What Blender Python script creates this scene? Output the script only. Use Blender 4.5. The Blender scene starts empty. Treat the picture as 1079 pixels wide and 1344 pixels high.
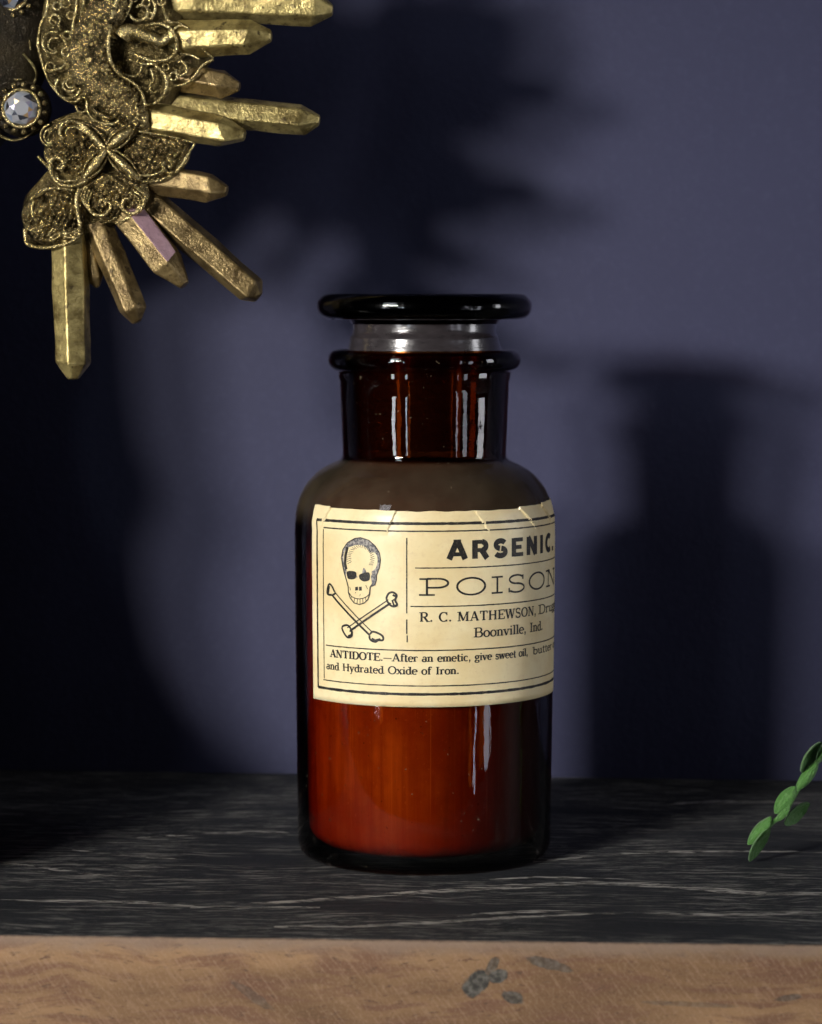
import bpy, bmesh, math, random
from mathutils import Vector, Matrix, noise as mnoise
R = math.radians
sc = bpy.context.scene
col = sc.collection

# ------------------------------------------------------------------ camera
PW, PH, FPX = 1079.0, 1344.0, 3660.0          # photo pixels, focal length in photo pixels
CAM = Vector((-0.0036, -0.753, 0.1512))
PITCH = math.atan((672 - 390) / FPX)
cam = bpy.data.cameras.new("camera")
cam.sensor_fit = 'HORIZONTAL'; cam.sensor_width = 36.0
cam.lens = FPX / PW * 36.0
cam.clip_start = 0.01; cam.clip_end = 50
cam.dof.use_dof = True; cam.dof.focus_distance = 0.722; cam.dof.aperture_fstop = 22.0
camo = bpy.data.objects.new("camera", cam); col.objects.link(camo)
camo.location = CAM; camo.rotation_euler = (math.pi/2 - PITCH, 0, 0)
sc.camera = camo

# ------------------------------------------------------------------ world, lamps, exposure
world = bpy.data.worlds.new("World"); sc.world = world; world.use_nodes = True
bg = world.node_tree.nodes['Background']
bg.inputs[0].default_value = (0.62, 0.66, 0.85, 1); bg.inputs[1].default_value = 0.005
sc.view_settings.view_transform = 'Standard'; sc.view_settings.look = 'None'
sc.view_settings.exposure = 0.0; sc.view_settings.gamma = 1.0
sc.cycles.use_denoising = True
sc.cycles.transparent_max_bounces = 24
sc.cycles.max_bounces = 10
sc.cycles.sample_clamp_indirect = 4.0

def lamp(name, az, dist, z, w, h, power, color, target=(0, 0, 0.09)):
    """window pane: az in degrees from the camera axis, negative = left"""
    l = bpy.data.lights.new(name, 'AREA'); l.shape = 'RECTANGLE'; l.size = w; l.size_y = h
    l.energy = power; l.color = color
    o = bpy.data.objects.new(name, l); col.objects.link(o)
    p = Vector((math.sin(R(az)) * dist, -math.cos(R(az)) * dist, z)); o.location = p
    o.rotation_euler = (Vector(target) - p).to_track_quat('-Z', 'Y').to_euler()
    return o
WARMW = (1.0, 0.955, 0.90); KEY = 0.0235
AIM = (0.015, 0.06, 0.065)
k1 = lamp("window_pane_main", -38.8, 2.2, 0.54, 0.20, 0.18, 31.0*KEY, WARMW, AIM)
k2 = lamp("window_pane_second", -32.0, 2.2, 0.46, 0.18, 0.16, 16.0*KEY, WARMW, AIM)
for k_ in (k1, k2): k_.data.spread = R(26)                      # beam narrowed only to darken the wall towards its edges
lamp("window_upper_pane", -38.0, 2.4, 1.25, 0.40, 0.9, 6.0, (0.88, 0.93, 1.0))
lamp("window_lower_pane", -42.0, 2.2, -0.11, 0.17, 0.40, 2.6, (0.92, 0.95, 1.0))
lamp("window_lower_pane", -25.0, 2.2, -0.09, 0.09, 0.36, 1.1, (0.75, 0.87, 1.0))
lamp("side_window", 45, 1.5, -0.06, 0.05, 0.74, 0.55, (0.86, 0.86, 1.0))
lamp("side_window", 57, 1.5, -0.08, 0.15, 0.75, 1.2, (0.86, 0.88, 1.0))
lamp("side_window", 84, 1.5, 0.25, 0.30, 0.60, 4.0, (0.95, 0.95, 1.0))

# ------------------------------------------------------------------ pixel helpers
def ray(px, py):
    d = Vector(((px - 539.5) / FPX, 1.0, -(py - 672.0) / FPX))
    c, s = math.cos(PITCH), math.sin(PITCH)
    return Vector((d.x, d.y * c + d.z * s, -d.y * s + d.z * c))
def at_y(px, py, Y):
    d = ray(px, py); return CAM + d * ((Y - CAM.y) / d.y)
def at_z(px, py, Z):
    d = ray(px, py); return CAM + d * ((Z - CAM.z) / d.z)
def on_plane(px, py, p0, n):
    d = ray(px, py); return CAM + d * ((p0 - CAM).dot(n) / d.dot(n))
def on_cyl(px, py, rad):
    """angle (0 = towards camera, + = right) and height where a pixel meets the bottle's upright wall"""
    d = ray(px, py); o = CAM
    a = d.x**2 + d.y**2; b = 2 * (o.x*d.x + o.y*d.y); c = o.x**2 + o.y**2 - rad**2
    disc = max(b*b - 4*a*c, 0.0)
    t = (-b - math.sqrt(disc)) / (2*a); p = o + d*t
    return math.atan2(p.x, -p.y), p.z

# ------------------------------------------------------------------ object helpers
def mesh_obj(name, verts, faces, mat, parent=None, smooth=False, mats=None, fmat=None):
    me = bpy.data.meshes.new(name)
    me.from_pydata([tuple(v) for v in verts], [], faces)
    me.update()
    for m in (mats or [mat]): me.materials.append(m)
    if fmat: me.polygons.foreach_set('material_index', fmat)
    if smooth: me.polygons.foreach_set('use_smooth', [True] * len(me.polygons))
    o = bpy.data.objects.new(name, me); col.objects.link(o)
    if parent: o.parent = parent
    return o
def thing(name, label, cat, loc=(0, 0, 0), group=None):
    o = bpy.data.objects.new(name, None); col.objects.link(o); o.location = loc
    o.empty_display_size = 0.01
    o['label'] = label; o['category'] = cat
    if group: o['group'] = group
    return o
def tag(o, label, cat, group=None):
    o['label'] = label; o['category'] = cat
    if group: o['group'] = group
def auto_smooth(o, deg=40):
    bm = bmesh.new(); bm.from_mesh(o.data)
    for f in bm.faces: f.smooth = True
    for e in bm.edges:
        if len(e.link_faces) == 2 and e.calc_face_angle(0) > R(deg): e.smooth = False
    bm.to_mesh(o.data); bm.free()

class N:
    """small node-tree writer"""
    def __init__(s, name):
        s.m = bpy.data.materials.new(name); s.m.use_nodes = True
        s.t = s.m.node_tree; s.t.nodes.clear()
        s.out = s.t.nodes.new('ShaderNodeOutputMaterial')
    def n(s, kind, props=None, **ins):
        nd = s.t.nodes.new(kind)
        for k, v in (props or {}).items(): setattr(nd, k, v)
        for k, v in ins.items():
            s.set(nd, k, v)
        return nd
    def set(s, nd, k, v):
        key = int(k[1:]) if k[0] == 'i' and k[1:].isdigit() else k.replace('_', ' ')
        sock = nd.inputs[key]
        if isinstance(v, bpy.types.NodeSocket): s.t.links.new(v, sock)
        else: sock.default_value = v
    def math(s, op, a, b=0.0, c=0.0, clamp=False):
        nd = s.t.nodes.new('ShaderNodeMath'); nd.operation = op; nd.use_clamp = clamp
        for i, v in enumerate((a, b, c)):
            if isinstance(v, bpy.types.NodeSocket): s.t.links.new(v, nd.inputs[i])
            else: nd.inputs[i].default_value = v
        return nd.outputs[0]
    def ramp(s, fac, stops, interp='LINEAR'):
        nd = s.t.nodes.new('ShaderNodeValToRGB'); nd.color_ramp.interpolation = interp
        e = nd.color_ramp.elements
        while len(e) < len(stops): e.new(0.5)
        for el, (p, c) in zip(e, stops):
            el.position = p; el.color = (*c, 1) if len(c) == 3 else c
        s.t.links.new(fac, nd.inputs[0]); return nd.outputs[0]
    def mix(s, fac, a, b, blend='MIX'):
        nd = s.t.nodes.new('ShaderNodeMix'); nd.data_type = 'RGBA'; nd.blend_type = blend
        for i, v in ((0, fac), (6, a), (7, b)):
            if isinstance(v, bpy.types.NodeSocket): s.t.links.new(v, nd.inputs[i])
            else: nd.inputs[i].default_value = v if i == 0 or len(v) == 4 else (*v, 1)
        return nd.outputs[2]
    def noise(s, vec, scale, detail=4, rough=0.55, dist=0.0):
        nd = s.n('ShaderNodeTexNoise', Vector=vec, Scale=scale, Detail=detail, Roughness=rough, Distortion=dist)
        return nd.outputs[0]
    def mapping(s, vec, scale=(1, 1, 1), loc=(0, 0, 0), rot=(0, 0, 0)):
        return s.n('ShaderNodeMapping', Vector=vec, Scale=scale, Location=loc, Rotation=rot).outputs[0]
    def obj(s): return s.t.nodes.new('ShaderNodeTexCoord').outputs['Object']
    def bump(s, h, strength, dist):
        return s.n('ShaderNodeBump', Height=h, Strength=strength, Distance=dist).outputs[0]
    def principled(s, **k):
        nd = s.n('ShaderNodeBsdfPrincipled', None, **k); s.t.links.new(nd.outputs[0], s.out.inputs[0]); return nd
    def sep(s, vec):
        nd = s.n('ShaderNodeSeparateXYZ', Vector=vec); return nd.outputs
    def smooth(s, v, lo, hi):
        nd = s.n('ShaderNodeMapRange', {'interpolation_type': 'SMOOTHSTEP'}, Value=v, From_Min=lo, From_Max=hi)
        return nd.outputs[0]

# ------------------------------------------------------------------ setting: wall and shelf
def mat_wall():
    m = N("painted wall"); P = m.obj()
    n1 = m.noise(P, 9, 5); n2 = m.noise(P, 420, 4, 0.6); n3 = m.noise(P, 1500, 2, 0.5)
    c = m.mix(n1, (0.035, 0.0375, 0.083), (0.046, 0.0485, 0.104))
    c = m.mix(m.math('MULTIPLY', m.smooth(n2, 0.45, 0.8), 0.5), c, (0.056, 0.059, 0.120))
    h = m.math('ADD', m.math('MULTIPLY', n2, 0.8), m.math('MULTIPLY', n3, 0.3))
    m.principled(Base_Color=c, Roughness=0.62, Normal=m.bump(h, 0.32, 0.0006), i13=0.3)
    return m.m
WALL_YAW, SHELF_YAW = R(-4.5), R(-3.0)
wallp = at_z(557, 1018, 0.0)
wn = Vector((math.sin(WALL_YAW), -math.cos(WALL_YAW), 0)); wt = Vector((math.cos(WALL_YAW), math.sin(WALL_YAW), 0))
def wall_pt(a, z, back=0.0): return wallp + wt*a - wn*back + Vector((0, 0, z))
v = [wall_pt(a, z, b) for b in (0, 0.03) for a, z in ((-0.75, -0.35), (0.75, -0.35), (0.75, 0.75), (-0.75, 0.75))]
wall = mesh_obj("wall", v, [(0, 1, 2, 3), (7, 6, 5, 4), (0, 4, 5, 1), (1, 5, 6, 2), (2, 6, 7, 3), (3, 7, 4, 0)], mat_wall())
wall['kind'] = 'structure'

fp = at_z(539.5, 1234, 0.0)                     # front top edge of the shelf
st = Vector((math.cos(SHELF_YAW), math.sin(SHELF_YAW), 0)); sn = Vector((math.sin(SHELF_YAW), -math.cos(SHELF_YAW), 0))
shelf_m = Matrix((( st.x, -sn.x, 0, fp.x), (st.y, -sn.y, 0, fp.y), (0, 0, 1, 0), (0, 0, 0, 1)))
shelf_inv = shelf_m.inverted()
def mat_shelf_top():
    m = N("black stained worn wood"); P = m.obj()
    warp = m.noise(P, 14, 3)
    Pw = m.n('ShaderNodeVectorMath', {'operation': 'ADD'}, i0=P,
             i1=m.n('ShaderNodeCombineXYZ', Y=m.math('MULTIPLY', m.math('SUBTRACT', warp, 0.5), 0.022)).outputs[0]).outputs[0]
    g1 = m.noise(m.mapping(Pw, (60, 520, 1)), 1.0, 8, 0.74)
    g2 = m.noise(m.mapping(Pw, (240, 1000, 1), (3, 1, 0)), 1.0, 6, 0.72)
    g3 = m.noise(m.mapping(Pw, (12, 120, 1), (1, 5, 0)), 1.0, 4, 0.6)
    g4 = m.noise(m.mapping(P, (900, 1100, 1)), 1.0, 3, 0.6)
    patch = m.noise(m.mapping(P, (14, 40, 1), (7, 2, 0)), 1.0, 3)
    fib = m.math('MULTIPLY', m.smooth(g1, 0.49, 0.61), m.smooth(patch, 0.34, 0.55))
    fib2 = m.math('MULTIPLY', m.smooth(g2, 0.52, 0.66), 0.7)
    k = m.math('ADD', m.math('MULTIPLY', fib, 0.8), m.math('MULTIPLY', fib2, m.smooth(patch, 0.3, 0.7)), clamp=True)
    base = m.mix(g3, (0.016, 0.018, 0.022), (0.055, 0.057, 0.062))
    base = m.mix(m.smooth(g4, 0.4, 0.75), base, (0.045, 0.048, 0.056))
    c = m.mix(k, base, (0.31, 0.30, 0.275))
    hh = m.math('ADD', m.math('MULTIPLY', g1, 1.0), m.math('ADD', m.math('MULTIPLY', g2, 0.5), m.math('MULTIPLY', g4, 0.25)))
    m.principled(Base_Color=c, Roughness=0.62, Normal=m.bump(hh, 0.8, 0.0018), i13=0.12)
    return m.m
def mat_shelf_front():
    m = N("bare brown wood"); P = m.obj(); s = m.sep(P)
    warp = m.noise(P, 10, 3)
    Pw = m.n('ShaderNodeVectorMath', {'operation': 'ADD'}, i0=P,
             i1=m.n('ShaderNodeCombineXYZ', Z=m.math('MULTIPLY', m.math('SUBTRACT', warp, 0.5), 0.03)).outputs[0]).outputs[0]
    g1 = m.noise(m.mapping(Pw, (40, 1, 330)), 1.0, 5, 0.62)
    g2 = m.noise(m.mapping(Pw, (260, 1, 1200), (2, 0, 5)), 1.0, 4, 0.6)
    g3 = m.noise(m.mapping(Pw, (9, 1, 45), (5, 0, 1)), 1.0, 4, 0.6)
    g4 = m.noise(P, 1300, 3, 0.6)
    saw = m.noise(m.mapping(m.mapping(P, (1, 1, 1), (0, 0, 0), (0, R(38), 0)), (1500, 1, 160)), 1.0, 3, 0.6)
    c = m.mix(m.smooth(g3, 0.3, 0.7), (0.15, 0.084, 0.044), (0.39, 0.236, 0.122))
    c = m.mix(m.math('MULTIPLY', m.smooth(g1, 0.46, 0.62), 0.8), c, (0.17, 0.088, 0.055))
    c = m.mix(m.math('MULTIPLY', m.smooth(g2, 0.57, 0.68), 0.8), c, (0.11, 0.062, 0.040))
    c = m.mix(m.math('MULTIPLY', m.smooth(saw, 0.5, 0.66), 0.22), c, (0.46, 0.30, 0.20))
    c = m.mix(m.math('MULTIPLY', m.smooth(g4, 0.45, 0.8), 0.30), c, (0.50, 0.34, 0.23))
    # grey bruised fibres just under the arris
    edge = m.smooth(m.math('ADD', s[2], m.math('MULTIPLY', m.math('SUBTRACT', m.noise(m.mapping(P, (120, 1, 300)), 1.0, 4), 0.5), 0.006)), -0.0050, -0.0002)
    c = m.mix(m.math('MULTIPLY', edge, 0.75), c, (0.27, 0.195, 0.145))
    # black stain wrapping unevenly over the arris
    over = m.noise(m.mapping(P, (260, 1, 90)), 1.0, 4, 0.65)
    c = m.mix(m.math('MULTIPLY', m.smooth(m.math('ADD', s[2], m.math('MULTIPLY', m.math('SUBTRACT', over, 0.5), 0.0012)), -0.0006, -0.0001), 0.6), c, (0.045, 0.042, 0.042))
    # dark paint stains
    en = m.math('MULTIPLY', m.math('SUBTRACT', m.noise(P, 380, 4, 0.6), 0.5), 1.1)
    tot = None
    for (px, py, rx, ry, ang, st_) in ((626, 1290, 20, 13, -48, 1), (654, 1281, 13, 8, -28, 1), (646, 1268, 13, 6, -55, 0.8), (673, 1309, 14, 7.5, 18, 0.9), (716, 1264, 22, 7, 12, 0.75),
                              (738, 1270, 13, 5, 20, 0.6), (330, 1306, 30, 6, 35, 0.4), (1035, 1310, 16, 4, -10, 0.6), (905, 1318, 60, 3, 2, 0.4)):
        q = shelf_inv @ on_plane(px, py, fp, sn)
        mm = 1 / 5.55e3
        ca, sa = math.cos(R(ang)), math.sin(R(ang))
        dx = m.math('SUBTRACT', s[0], q.x); dz = m.math('SUBTRACT', s[2], q.z)
        a = m.math('MULTIPLY', m.math('SUBTRACT', m.math('MULTIPLY', dx, ca), m.math('MULTIPLY', dz, sa)), 1/(rx*mm))
        b = m.math('MULTIPLY', m.math('ADD', m.math('MULTIPLY', dx, sa), m.math('MULTIPLY', dz, ca)), 1/(ry*mm))
        r2 = m.math('SQRT', m.math('ADD', m.math('MULTIPLY', a, a), m.math('MULTIPLY', b, b)))
        k = m.math('MULTIPLY', m.smooth(m.math('ADD', r2, en), 1.22, 0.92), st_)
        tot = k if tot is None else m.math('MAXIMUM', tot, k)
    stain = m.mix(m.smooth(m.noise(P, 620, 3), 0.35, 0.7), (0.045, 0.042, 0.036), (0.15, 0.14, 0.12))
    c = m.mix(tot, c, stain)
    hh = m.math('ADD', g1, m.math('ADD', m.math('MULTIPLY', g2, 0.6), m.math('ADD', m.math('MULTIPLY', saw, 0.25), m.math('MULTIPLY', g4, 0.4))))
    m.principled(Base_Color=c, Roughness=0.75, Normal=m.bump(hh, 0.4, 0.0010), i13=0.25)
    return m.m
# plank: profile across the depth (y from the front edge back), with a worn, wavering arris
NXS = 420
prof = [(0.0, -0.060), (0.0, -0.040), (0.0, -0.020), (0.0, -0.008), (0.00005, -0.0016), (0.0002, -0.0009), (0.0005, -0.0004), (0.0009, -0.0001),
        (0.0014, 0.0), (0.006, 0.0), (0.03, 0.0), (0.08, 0.0), (0.16, 0.0), (0.285, 0.0), (0.285, -0.060)]
vs, fs, fm = [], [], []
for i in range(NXS + 1):
    x = -0.55 + 1.10 * i / NXS
    w = (mnoise.noise(Vector((x*90, 1, 0)))*0.6 + mnoise.noise(Vector((x*300, 5, 0)))*0.4)
    for j, (y, z) in enumerate(prof):
        k = 1.0 if 3 < j < 9 else 0.0
        vs.append((x, y + k*0.0005*w*(1 if j > 5 else 0.3), z + k*0.0002*w*(1 if j < 7 else 0)))
L = len(prof)
for i in range(NXS):
    for j in range(L):
        a, b = i*L + j, i*L + (j+1) % L
        fs.append((a, a + L, b + L, b)); fm.append(0 if 7 <= j <= 12 else 1)
fs.append(tuple(range(L))); fs.append(tuple(reversed(range(NXS*L, NXS*L + L)))); fm += [1, 1]
shelf = mesh_obj("shelf", vs, fs, None, smooth=False, mats=[mat_shelf_top(), mat_shelf_front()], fmat=fm)
auto_smooth(shelf, 50)
shelf.matrix_world = shelf_m
tag(shelf, "thick wooden shelf with worn black top and bare brown front edge", "shelf")

# long pale worn grain streaks on the shelf top
def mat_streak():
    m = N("pale worn grain"); P = m.obj()
    g = m.noise(m.mapping(P, (160, 900, 1)), 1.0, 4, 0.65)
    g2 = m.noise(m.mapping(P, (30, 200, 1)), 1.0, 3, 0.6)
    b = m.n('ShaderNodeBsdfPrincipled', Base_Color=m.mix(g, (0.28, 0.265, 0.24), (0.66, 0.63, 0.57)), Roughness=0.7)
    t = m.n('ShaderNodeBsdfTransparent')
    k = m.math('MULTIPLY', m.smooth(g, 0.40, 0.54), m.smooth(g2, 0.36, 0.52))
    mx = m.n('ShaderNodeMixShader', i0=k, i1=t.outputs[0], i2=b.outputs[0])
    m.t.links.new(mx.outputs[0], m.out.inputs[0]); return m.m
MSTREAK = mat_streak()
def streak(pts, w):
    P = [shelf_inv @ at_z(x, y, 0.0) for x, y in pts]
    n = 60; vs, fs = [], []
    for i in range(n + 1):
        t = i / n * (len(P) - 1); k = min(int(t), len(P) - 2); f = t - k
        p0, p1, p2, p3 = P[max(k-1, 0)], P[k], P[k+1], P[min(k+2, len(P)-1)]
        p = 0.5*((2*p1) + (p2-p0)*f + (2*p0-5*p1+4*p2-p3)*f*f + (3*p1-p0-3*p2+p3)*f**3)
        ww = w * (0.25 + 0.75*math.sin(math.pi*min(max(i/n, 0.02), 0.98))**0.5) * (0.75 + 0.5*mnoise.noise(Vector((p.x*150, w*1e4, 2))))
        j = 0.0006*mnoise.noise(Vector((p.x*220, 3, w*1e4)))
        vs += [(p.x, p.y - ww + j, 0.00012), (p.x, p.y + ww + j, 0.00012)]
        if i: fs.append((2*i-2, 2*i, 2*i+1, 2*i-1))
    mesh_obj("grain_streak", vs, fs, MSTREAK, shelf)
for pts, w in ((((0, 1132), (60, 1140), (130, 1149), (190, 1151)), 0.0016),
               (((95, 1116), (170, 1124), (235, 1128)), 0.0012),
               (((360, 1217), (470, 1216), (560, 1212), (650, 1206), (780, 1200)), 0.0020),
               (((250, 1192), (400, 1183), (545, 1172), (680, 1164), (790, 1160), (900, 1165), (990, 1173), (1079, 1173), (1150, 1170)), 0.0034),
               (((600, 1203), (700, 1197), (850, 1200), (980, 1201), (1090, 1197)), 0.0022),
               (((700, 1132), (820, 1121), (960, 1118), (1100, 1120)), 0.0020),
               (((0, 1182), (140, 1184), (300, 1190), (420, 1192)), 0.0020),
               (((640, 1155), (720, 1152), (830, 1155)), 0.0014),
               (((880, 1056), (960, 1052), (1060, 1055)), 0.0020),
               (((180, 1100), (330, 1092), (380, 1094)), 0.0016)):
    streak(pts, w)

# ------------------------------------------------------------------ lathe
def lathe(name, prof, mat, parent, seg=128, closed=False, deg=40):
    """prof: list of (radius, z); radius 0 makes a pole. closed joins last ring to first"""
    vs, fs, rings = [], [], []
    for r, z in prof:
        if r < 1e-7: rings.append([len(vs)]); vs.append((0, 0, z))
        else:
            k = len(vs); rings.append(list(range(k, k + seg)))
            vs += [(r*math.sin(2*math.pi*i/seg), -r*math.cos(2*math.pi*i/seg), z) for i in range(seg)]
    pairs = list(zip(rings, rings[1:])) + ([(rings[-1], rings[0])] if closed else [])
    for a, b in pairs:
        for i in range(seg):
            j = (i+1) % seg
            if len(a) == 1 and len(b) == 1: continue
            if len(a) == 1: fs.append((a[0], b[j], b[i]))
            elif len(b) == 1: fs.append((a[i], a[j], b[0]))
            else: fs.append((a[i], a[j], b[j], b[i]))
    o = mesh_obj(name, vs, fs, mat, parent)
    auto_smooth(o, deg)
    return o
def z_at(y): return at_y(557, y, 0.0).z
def r_of(hw, y): return hw / FPX * (at_y(557, y, 0).y - CAM.y) / math.cos(PITCH)

# ------------------------------------------------------------------ amber bottle
def schlick(m, base=0.04):
    f = m.n('ShaderNodeLayerWeight', Blend=0.5).outputs['Facing']
    return m.math('ADD', m.math('MULTIPLY', m.math('POWER', f, 5.0), 0.85), base, clamp=True)
def mat_glass(name, absorb, density, haze_specks=0.0, zlo=0, zhi=1, bump=0.0, rough=0.015):
    m = N(name); P = m.obj(); s = m.sep(P)
    nz = m.math('ADD', m.noise(m.mapping(P, (60, 60, 14)), 1.0, 3), m.math('MULTIPLY', m.noise(m.mapping(P, (420, 420, 130)), 1.0, 3), 0.16))
    nrm = m.bump(nz, bump, 0.002) if bump else None
    gl = m.n('ShaderNodeBsdfGlossy', Roughness=rough, Color=(1, 1, 1, 1))
    if nrm: m.t.links.new(nrm, gl.inputs['Normal'])
    tr = m.n('ShaderNodeBsdfTransparent', Color=(1, 1, 1, 1))
    mx = m.n('ShaderNodeMixShader', i0=schlick(m), i1=tr.outputs[0], i2=gl.outputs[0])
    last = mx
    if haze_specks:
        d = m.n('ShaderNodeBsdfDiffuse', Color=(0.22, 0.168, 0.105, 1))
        cl = m.noise(P, 90, 4, 0.6); sp = m.noise(P, 1800, 2, 0.6)
        k = m.math('MULTIPLY', m.math('MULTIPLY', m.smooth(s[2], zlo, zlo + 0.008), m.smooth(s[2], zhi + 0.0015, zhi)), haze_specks)  # reflected haze on the shoulder, painted as a pale film
        k = m.math('MULTIPLY', k, m.math('ADD', m.math('ADD', m.math("MULTIPLY", m.smooth(cl, 0.25, 0.75), 0.35), 0.35), m.math('MULTIPLY', m.smooth(sp, 0.55, 0.8), 0.25)))
        k = m.math('MAXIMUM', k, m.math('MULTIPLY', m.smooth(m.noise(P, 1100, 1, 0.4), 0.755, 0.79), 0.5))
        last = m.n('ShaderNodeMixShader', i0=k, i1=mx.outputs[0], i2=d.outputs[0])
    m.t.links.new(last.outputs[0], m.out.inputs['Surface'])
    va = m.n('ShaderNodeVolumeAbsorption', Color=(*absorb, 1), Density=density)
    m.t.links.new(va.outputs[0], m.out.inputs['Volume'])
    return m.m
RB = r_of(170.6, 700)
bottle = thing("apothecary_bottle", "amber glass apothecary bottle with cream poison label on black shelf", "bottle")
outer = []
rb = r_of(167.3, 1090)
for a in range(0, 91, 10):                                   # rounded heel
    outer.append((rb - 0.0032 + 0.0032*math.sin(R(a)), 0.0042 - 0.0042*math.cos(R(a))))
for y, hw in ((1040, 167.8), (960, 168.6), (860, 169.6), (780, 170.3), (715, 170.6), (700, 170.6), (688, 170.3), (676, 169.3), (664, 167.3), (652, 163.8),
              (641, 158.8), (631, 152.0), (622, 143.5), (615, 134.5), (609.5, 124.5), (605.5, 115.5), (602.5, 110.0), (599, 107.6), (592, 107.3), (560, 108.8), (520, 110.3), (499.5, 111.2),
              (498, 112.3), (494, 112.6), (488, 112.8), (486.6, 114.5)):
    outer.append((r_of(hw, y), z_at(y)))
BODY_PROFILE = list(outer)
cz, cy = z_at(472.5), 472.5                                   # rolled lip
for a in range(-70, 91, 16):
    outer.append((r_of(113 + 13*math.cos(R(a)), cy), cz + (r_of(13.8, cy))*math.sin(R(a))))
zlip = outer[-1][1]
rin = r_of(96, 560)
inner = [(rin + 0.0016, zlip - 0.0003), (rin, zlip - 0.003), (rin - 0.0004, z_at(500)), (rin - 0.0010, z_at(596)), (rin + 0.001, z_at(606)), (r_of(118, 620), z_at(620)), (r_of(134, 634), z_at(634)),
         (r_of(149, 652), z_at(652)), (r_of(156, 680), z_at(680)), (r_of(157.5, 720), z_at(720)), (r_of(155, 1040), z_at(1040))]
for a in range(0, 91, 15):
    rr = r_of(154, 1075); inner.append((rr - 0.005 + 0.005*math.cos(R(a)), 0.0085 - 0.005*math.sin(R(a))))
M_AMBER = mat_glass("amber glass", (0.84, 0.645, 0.35), 1400, haze_specks=0.29, zlo=z_at(690), zhi=z_at(607), bump=0.10)
shell = lathe("glass_body", [(0, 0.0)] + outer + inner + [(0, 0.0035)], M_AMBER, bottle)
# old residue clinging to the inside, streaked; glow fading to the right is painted in
def mat_residue():
    m = N("rusty residue with glow fade"); P = m.obj(); s = m.sep(P)
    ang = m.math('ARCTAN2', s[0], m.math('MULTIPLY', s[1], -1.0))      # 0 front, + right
    v = m.n('ShaderNodeCombineXYZ', X=m.math('MULTIPLY', ang, 9.0), Z=m.math('MULTIPLY', s[2], 16.0)).outputs[0]
    st1 = m.noise(v, 1.0, 4, 0.6)
    v2 = m.n('ShaderNodeCombineXYZ', X=m.math('MULTIPLY', ang, 34.0), Z=m.math('MULTIPLY', s[2], 9.0)).outputs[0]
    st2 = m.noise(v2, 1.0, 3, 0.5)
    cl = m.noise(P, 45, 4, 0.55)
    glow_fade = m.smooth(m.math('ADD', ang, m.math('MULTIPLY', m.math('SUBTRACT', st1, 0.5), 0.8)), 1.12, -0.30)
    c = m.mix(m.smooth(st1, 0.35, 0.65), (0.50, 0.22, 0.09), (0.82, 0.46, 0.18))
    c = m.mix(m.math('MULTIPLY', m.smooth(cl, 0.42, 0.62), 0.75), c, (0.44, 0.14, 0.07))
    c = m.mix(m.math('MULTIPLY', m.smooth(m.noise(P, 110, 5, 0.65), 0.5, 0.7), 0.4), c, (0.75, 0.34, 0.16))
    c = m.mix(m.math('MULTIPLY', m.smooth(st2, 0.63, 0.72), 0.6), c, (0.9, 0.58, 0.28))
    c = m.mix(m.math('MULTIPLY', m.smooth(st2, 0.40, 0.30), 0.3), c, (0.30, 0.10, 0.05))
    c = m.mix(m.math('MULTIPLY', m.smooth(m.noise(P, 1300, 2, 0.5), 0.66, 0.74), 0.6), c, (0.9, 0.6, 0.35))
    c = m.mix(m.math('MULTIPLY', m.smooth(m.math('ADD', s[2], m.math('MULTIPLY', m.math('SUBTRACT', cl, 0.5), 0.02)), z_at(1000), z_at(1100)), 0.75), c, (0.52, 0.16, 0.085))
    c = m.mix(m.smooth(s[2], z_at(760), z_at(690)), c, (0.10, 0.07, 0.045))
    c = m.mix(glow_fade, (0.055, 0.024, 0.016), c)
    m.principled(Base_Color=c, Roughness=0.8, i13=0.1)
    return m.m
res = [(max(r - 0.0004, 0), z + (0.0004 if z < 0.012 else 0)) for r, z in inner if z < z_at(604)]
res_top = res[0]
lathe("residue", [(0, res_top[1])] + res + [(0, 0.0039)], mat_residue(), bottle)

# ------------------------------------------------------------------ glass stopper
stopper = thing("glass_stopper", "dark flat disc glass stopper with ground neck closing the amber bottle", "stopper", (0, 0, 0))
def sy(y): return z_at(y)
zt, zb = sy(385.5), sy(419.0); zm = (zt + zb)/2; hh = (zt - zb)/2
disc = [(0, zt - 0.0003), (r_of(110, 400), zt - 0.0002), (r_of(124, 400), zt)]
for a in range(75, -91, -15):
    disc.append((r_of(124, 400) + r_of(16.5, 400)*math.cos(R(a)), zm + hh*math.sin(R(a))))
disc += [(r_of(100, 415), zb), (r_of(96, 420), zb - 0.0008), (r_of(95, 424), sy(425)), (0, sy(425))]
M_STOP = mat_glass("dark amber stopper glass", (0.60, 0.25, 0.08), 520, bump=0.25, rough=0.10)
disc = disc[::-1]
lathe("disc", disc, M_STOP, stopper)
def mat_ground():
    m = N("ground frosted glass"); P = m.obj()
    n = m.noise(m.mapping(P, (300, 300, 900)), 1.0, 4)
    m.principled(Base_Color=m.mix(n, (0.014, 0.012, 0.013), (0.055, 0.047, 0.05)), Roughness=0.22, i13=0.6, Coat_Weight=0.6, Coat_Roughness=0.12,
                 Normal=m.bump(n, 0.25, 0.0005))
    return m.m
plug = [(0, sy(425)), (r_of(93.5, 425), sy(425)), (r_of(93, 432), sy(432)), (r_of(94, 439), sy(439)), (r_of(97, 442), sy(442)), (r_of(98, 445), sy(445)), (r_of(97.6, 448), sy(448)),
        (r_of(99.5, 455), sy(455)), (r_of(100, 462), sy(462)), (r_of(95.5, 466), sy(466)), (r_of(90.5, 578), sy(578)), (r_of(86, 588), sy(588)), (0, sy(588))][::-1]
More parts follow.
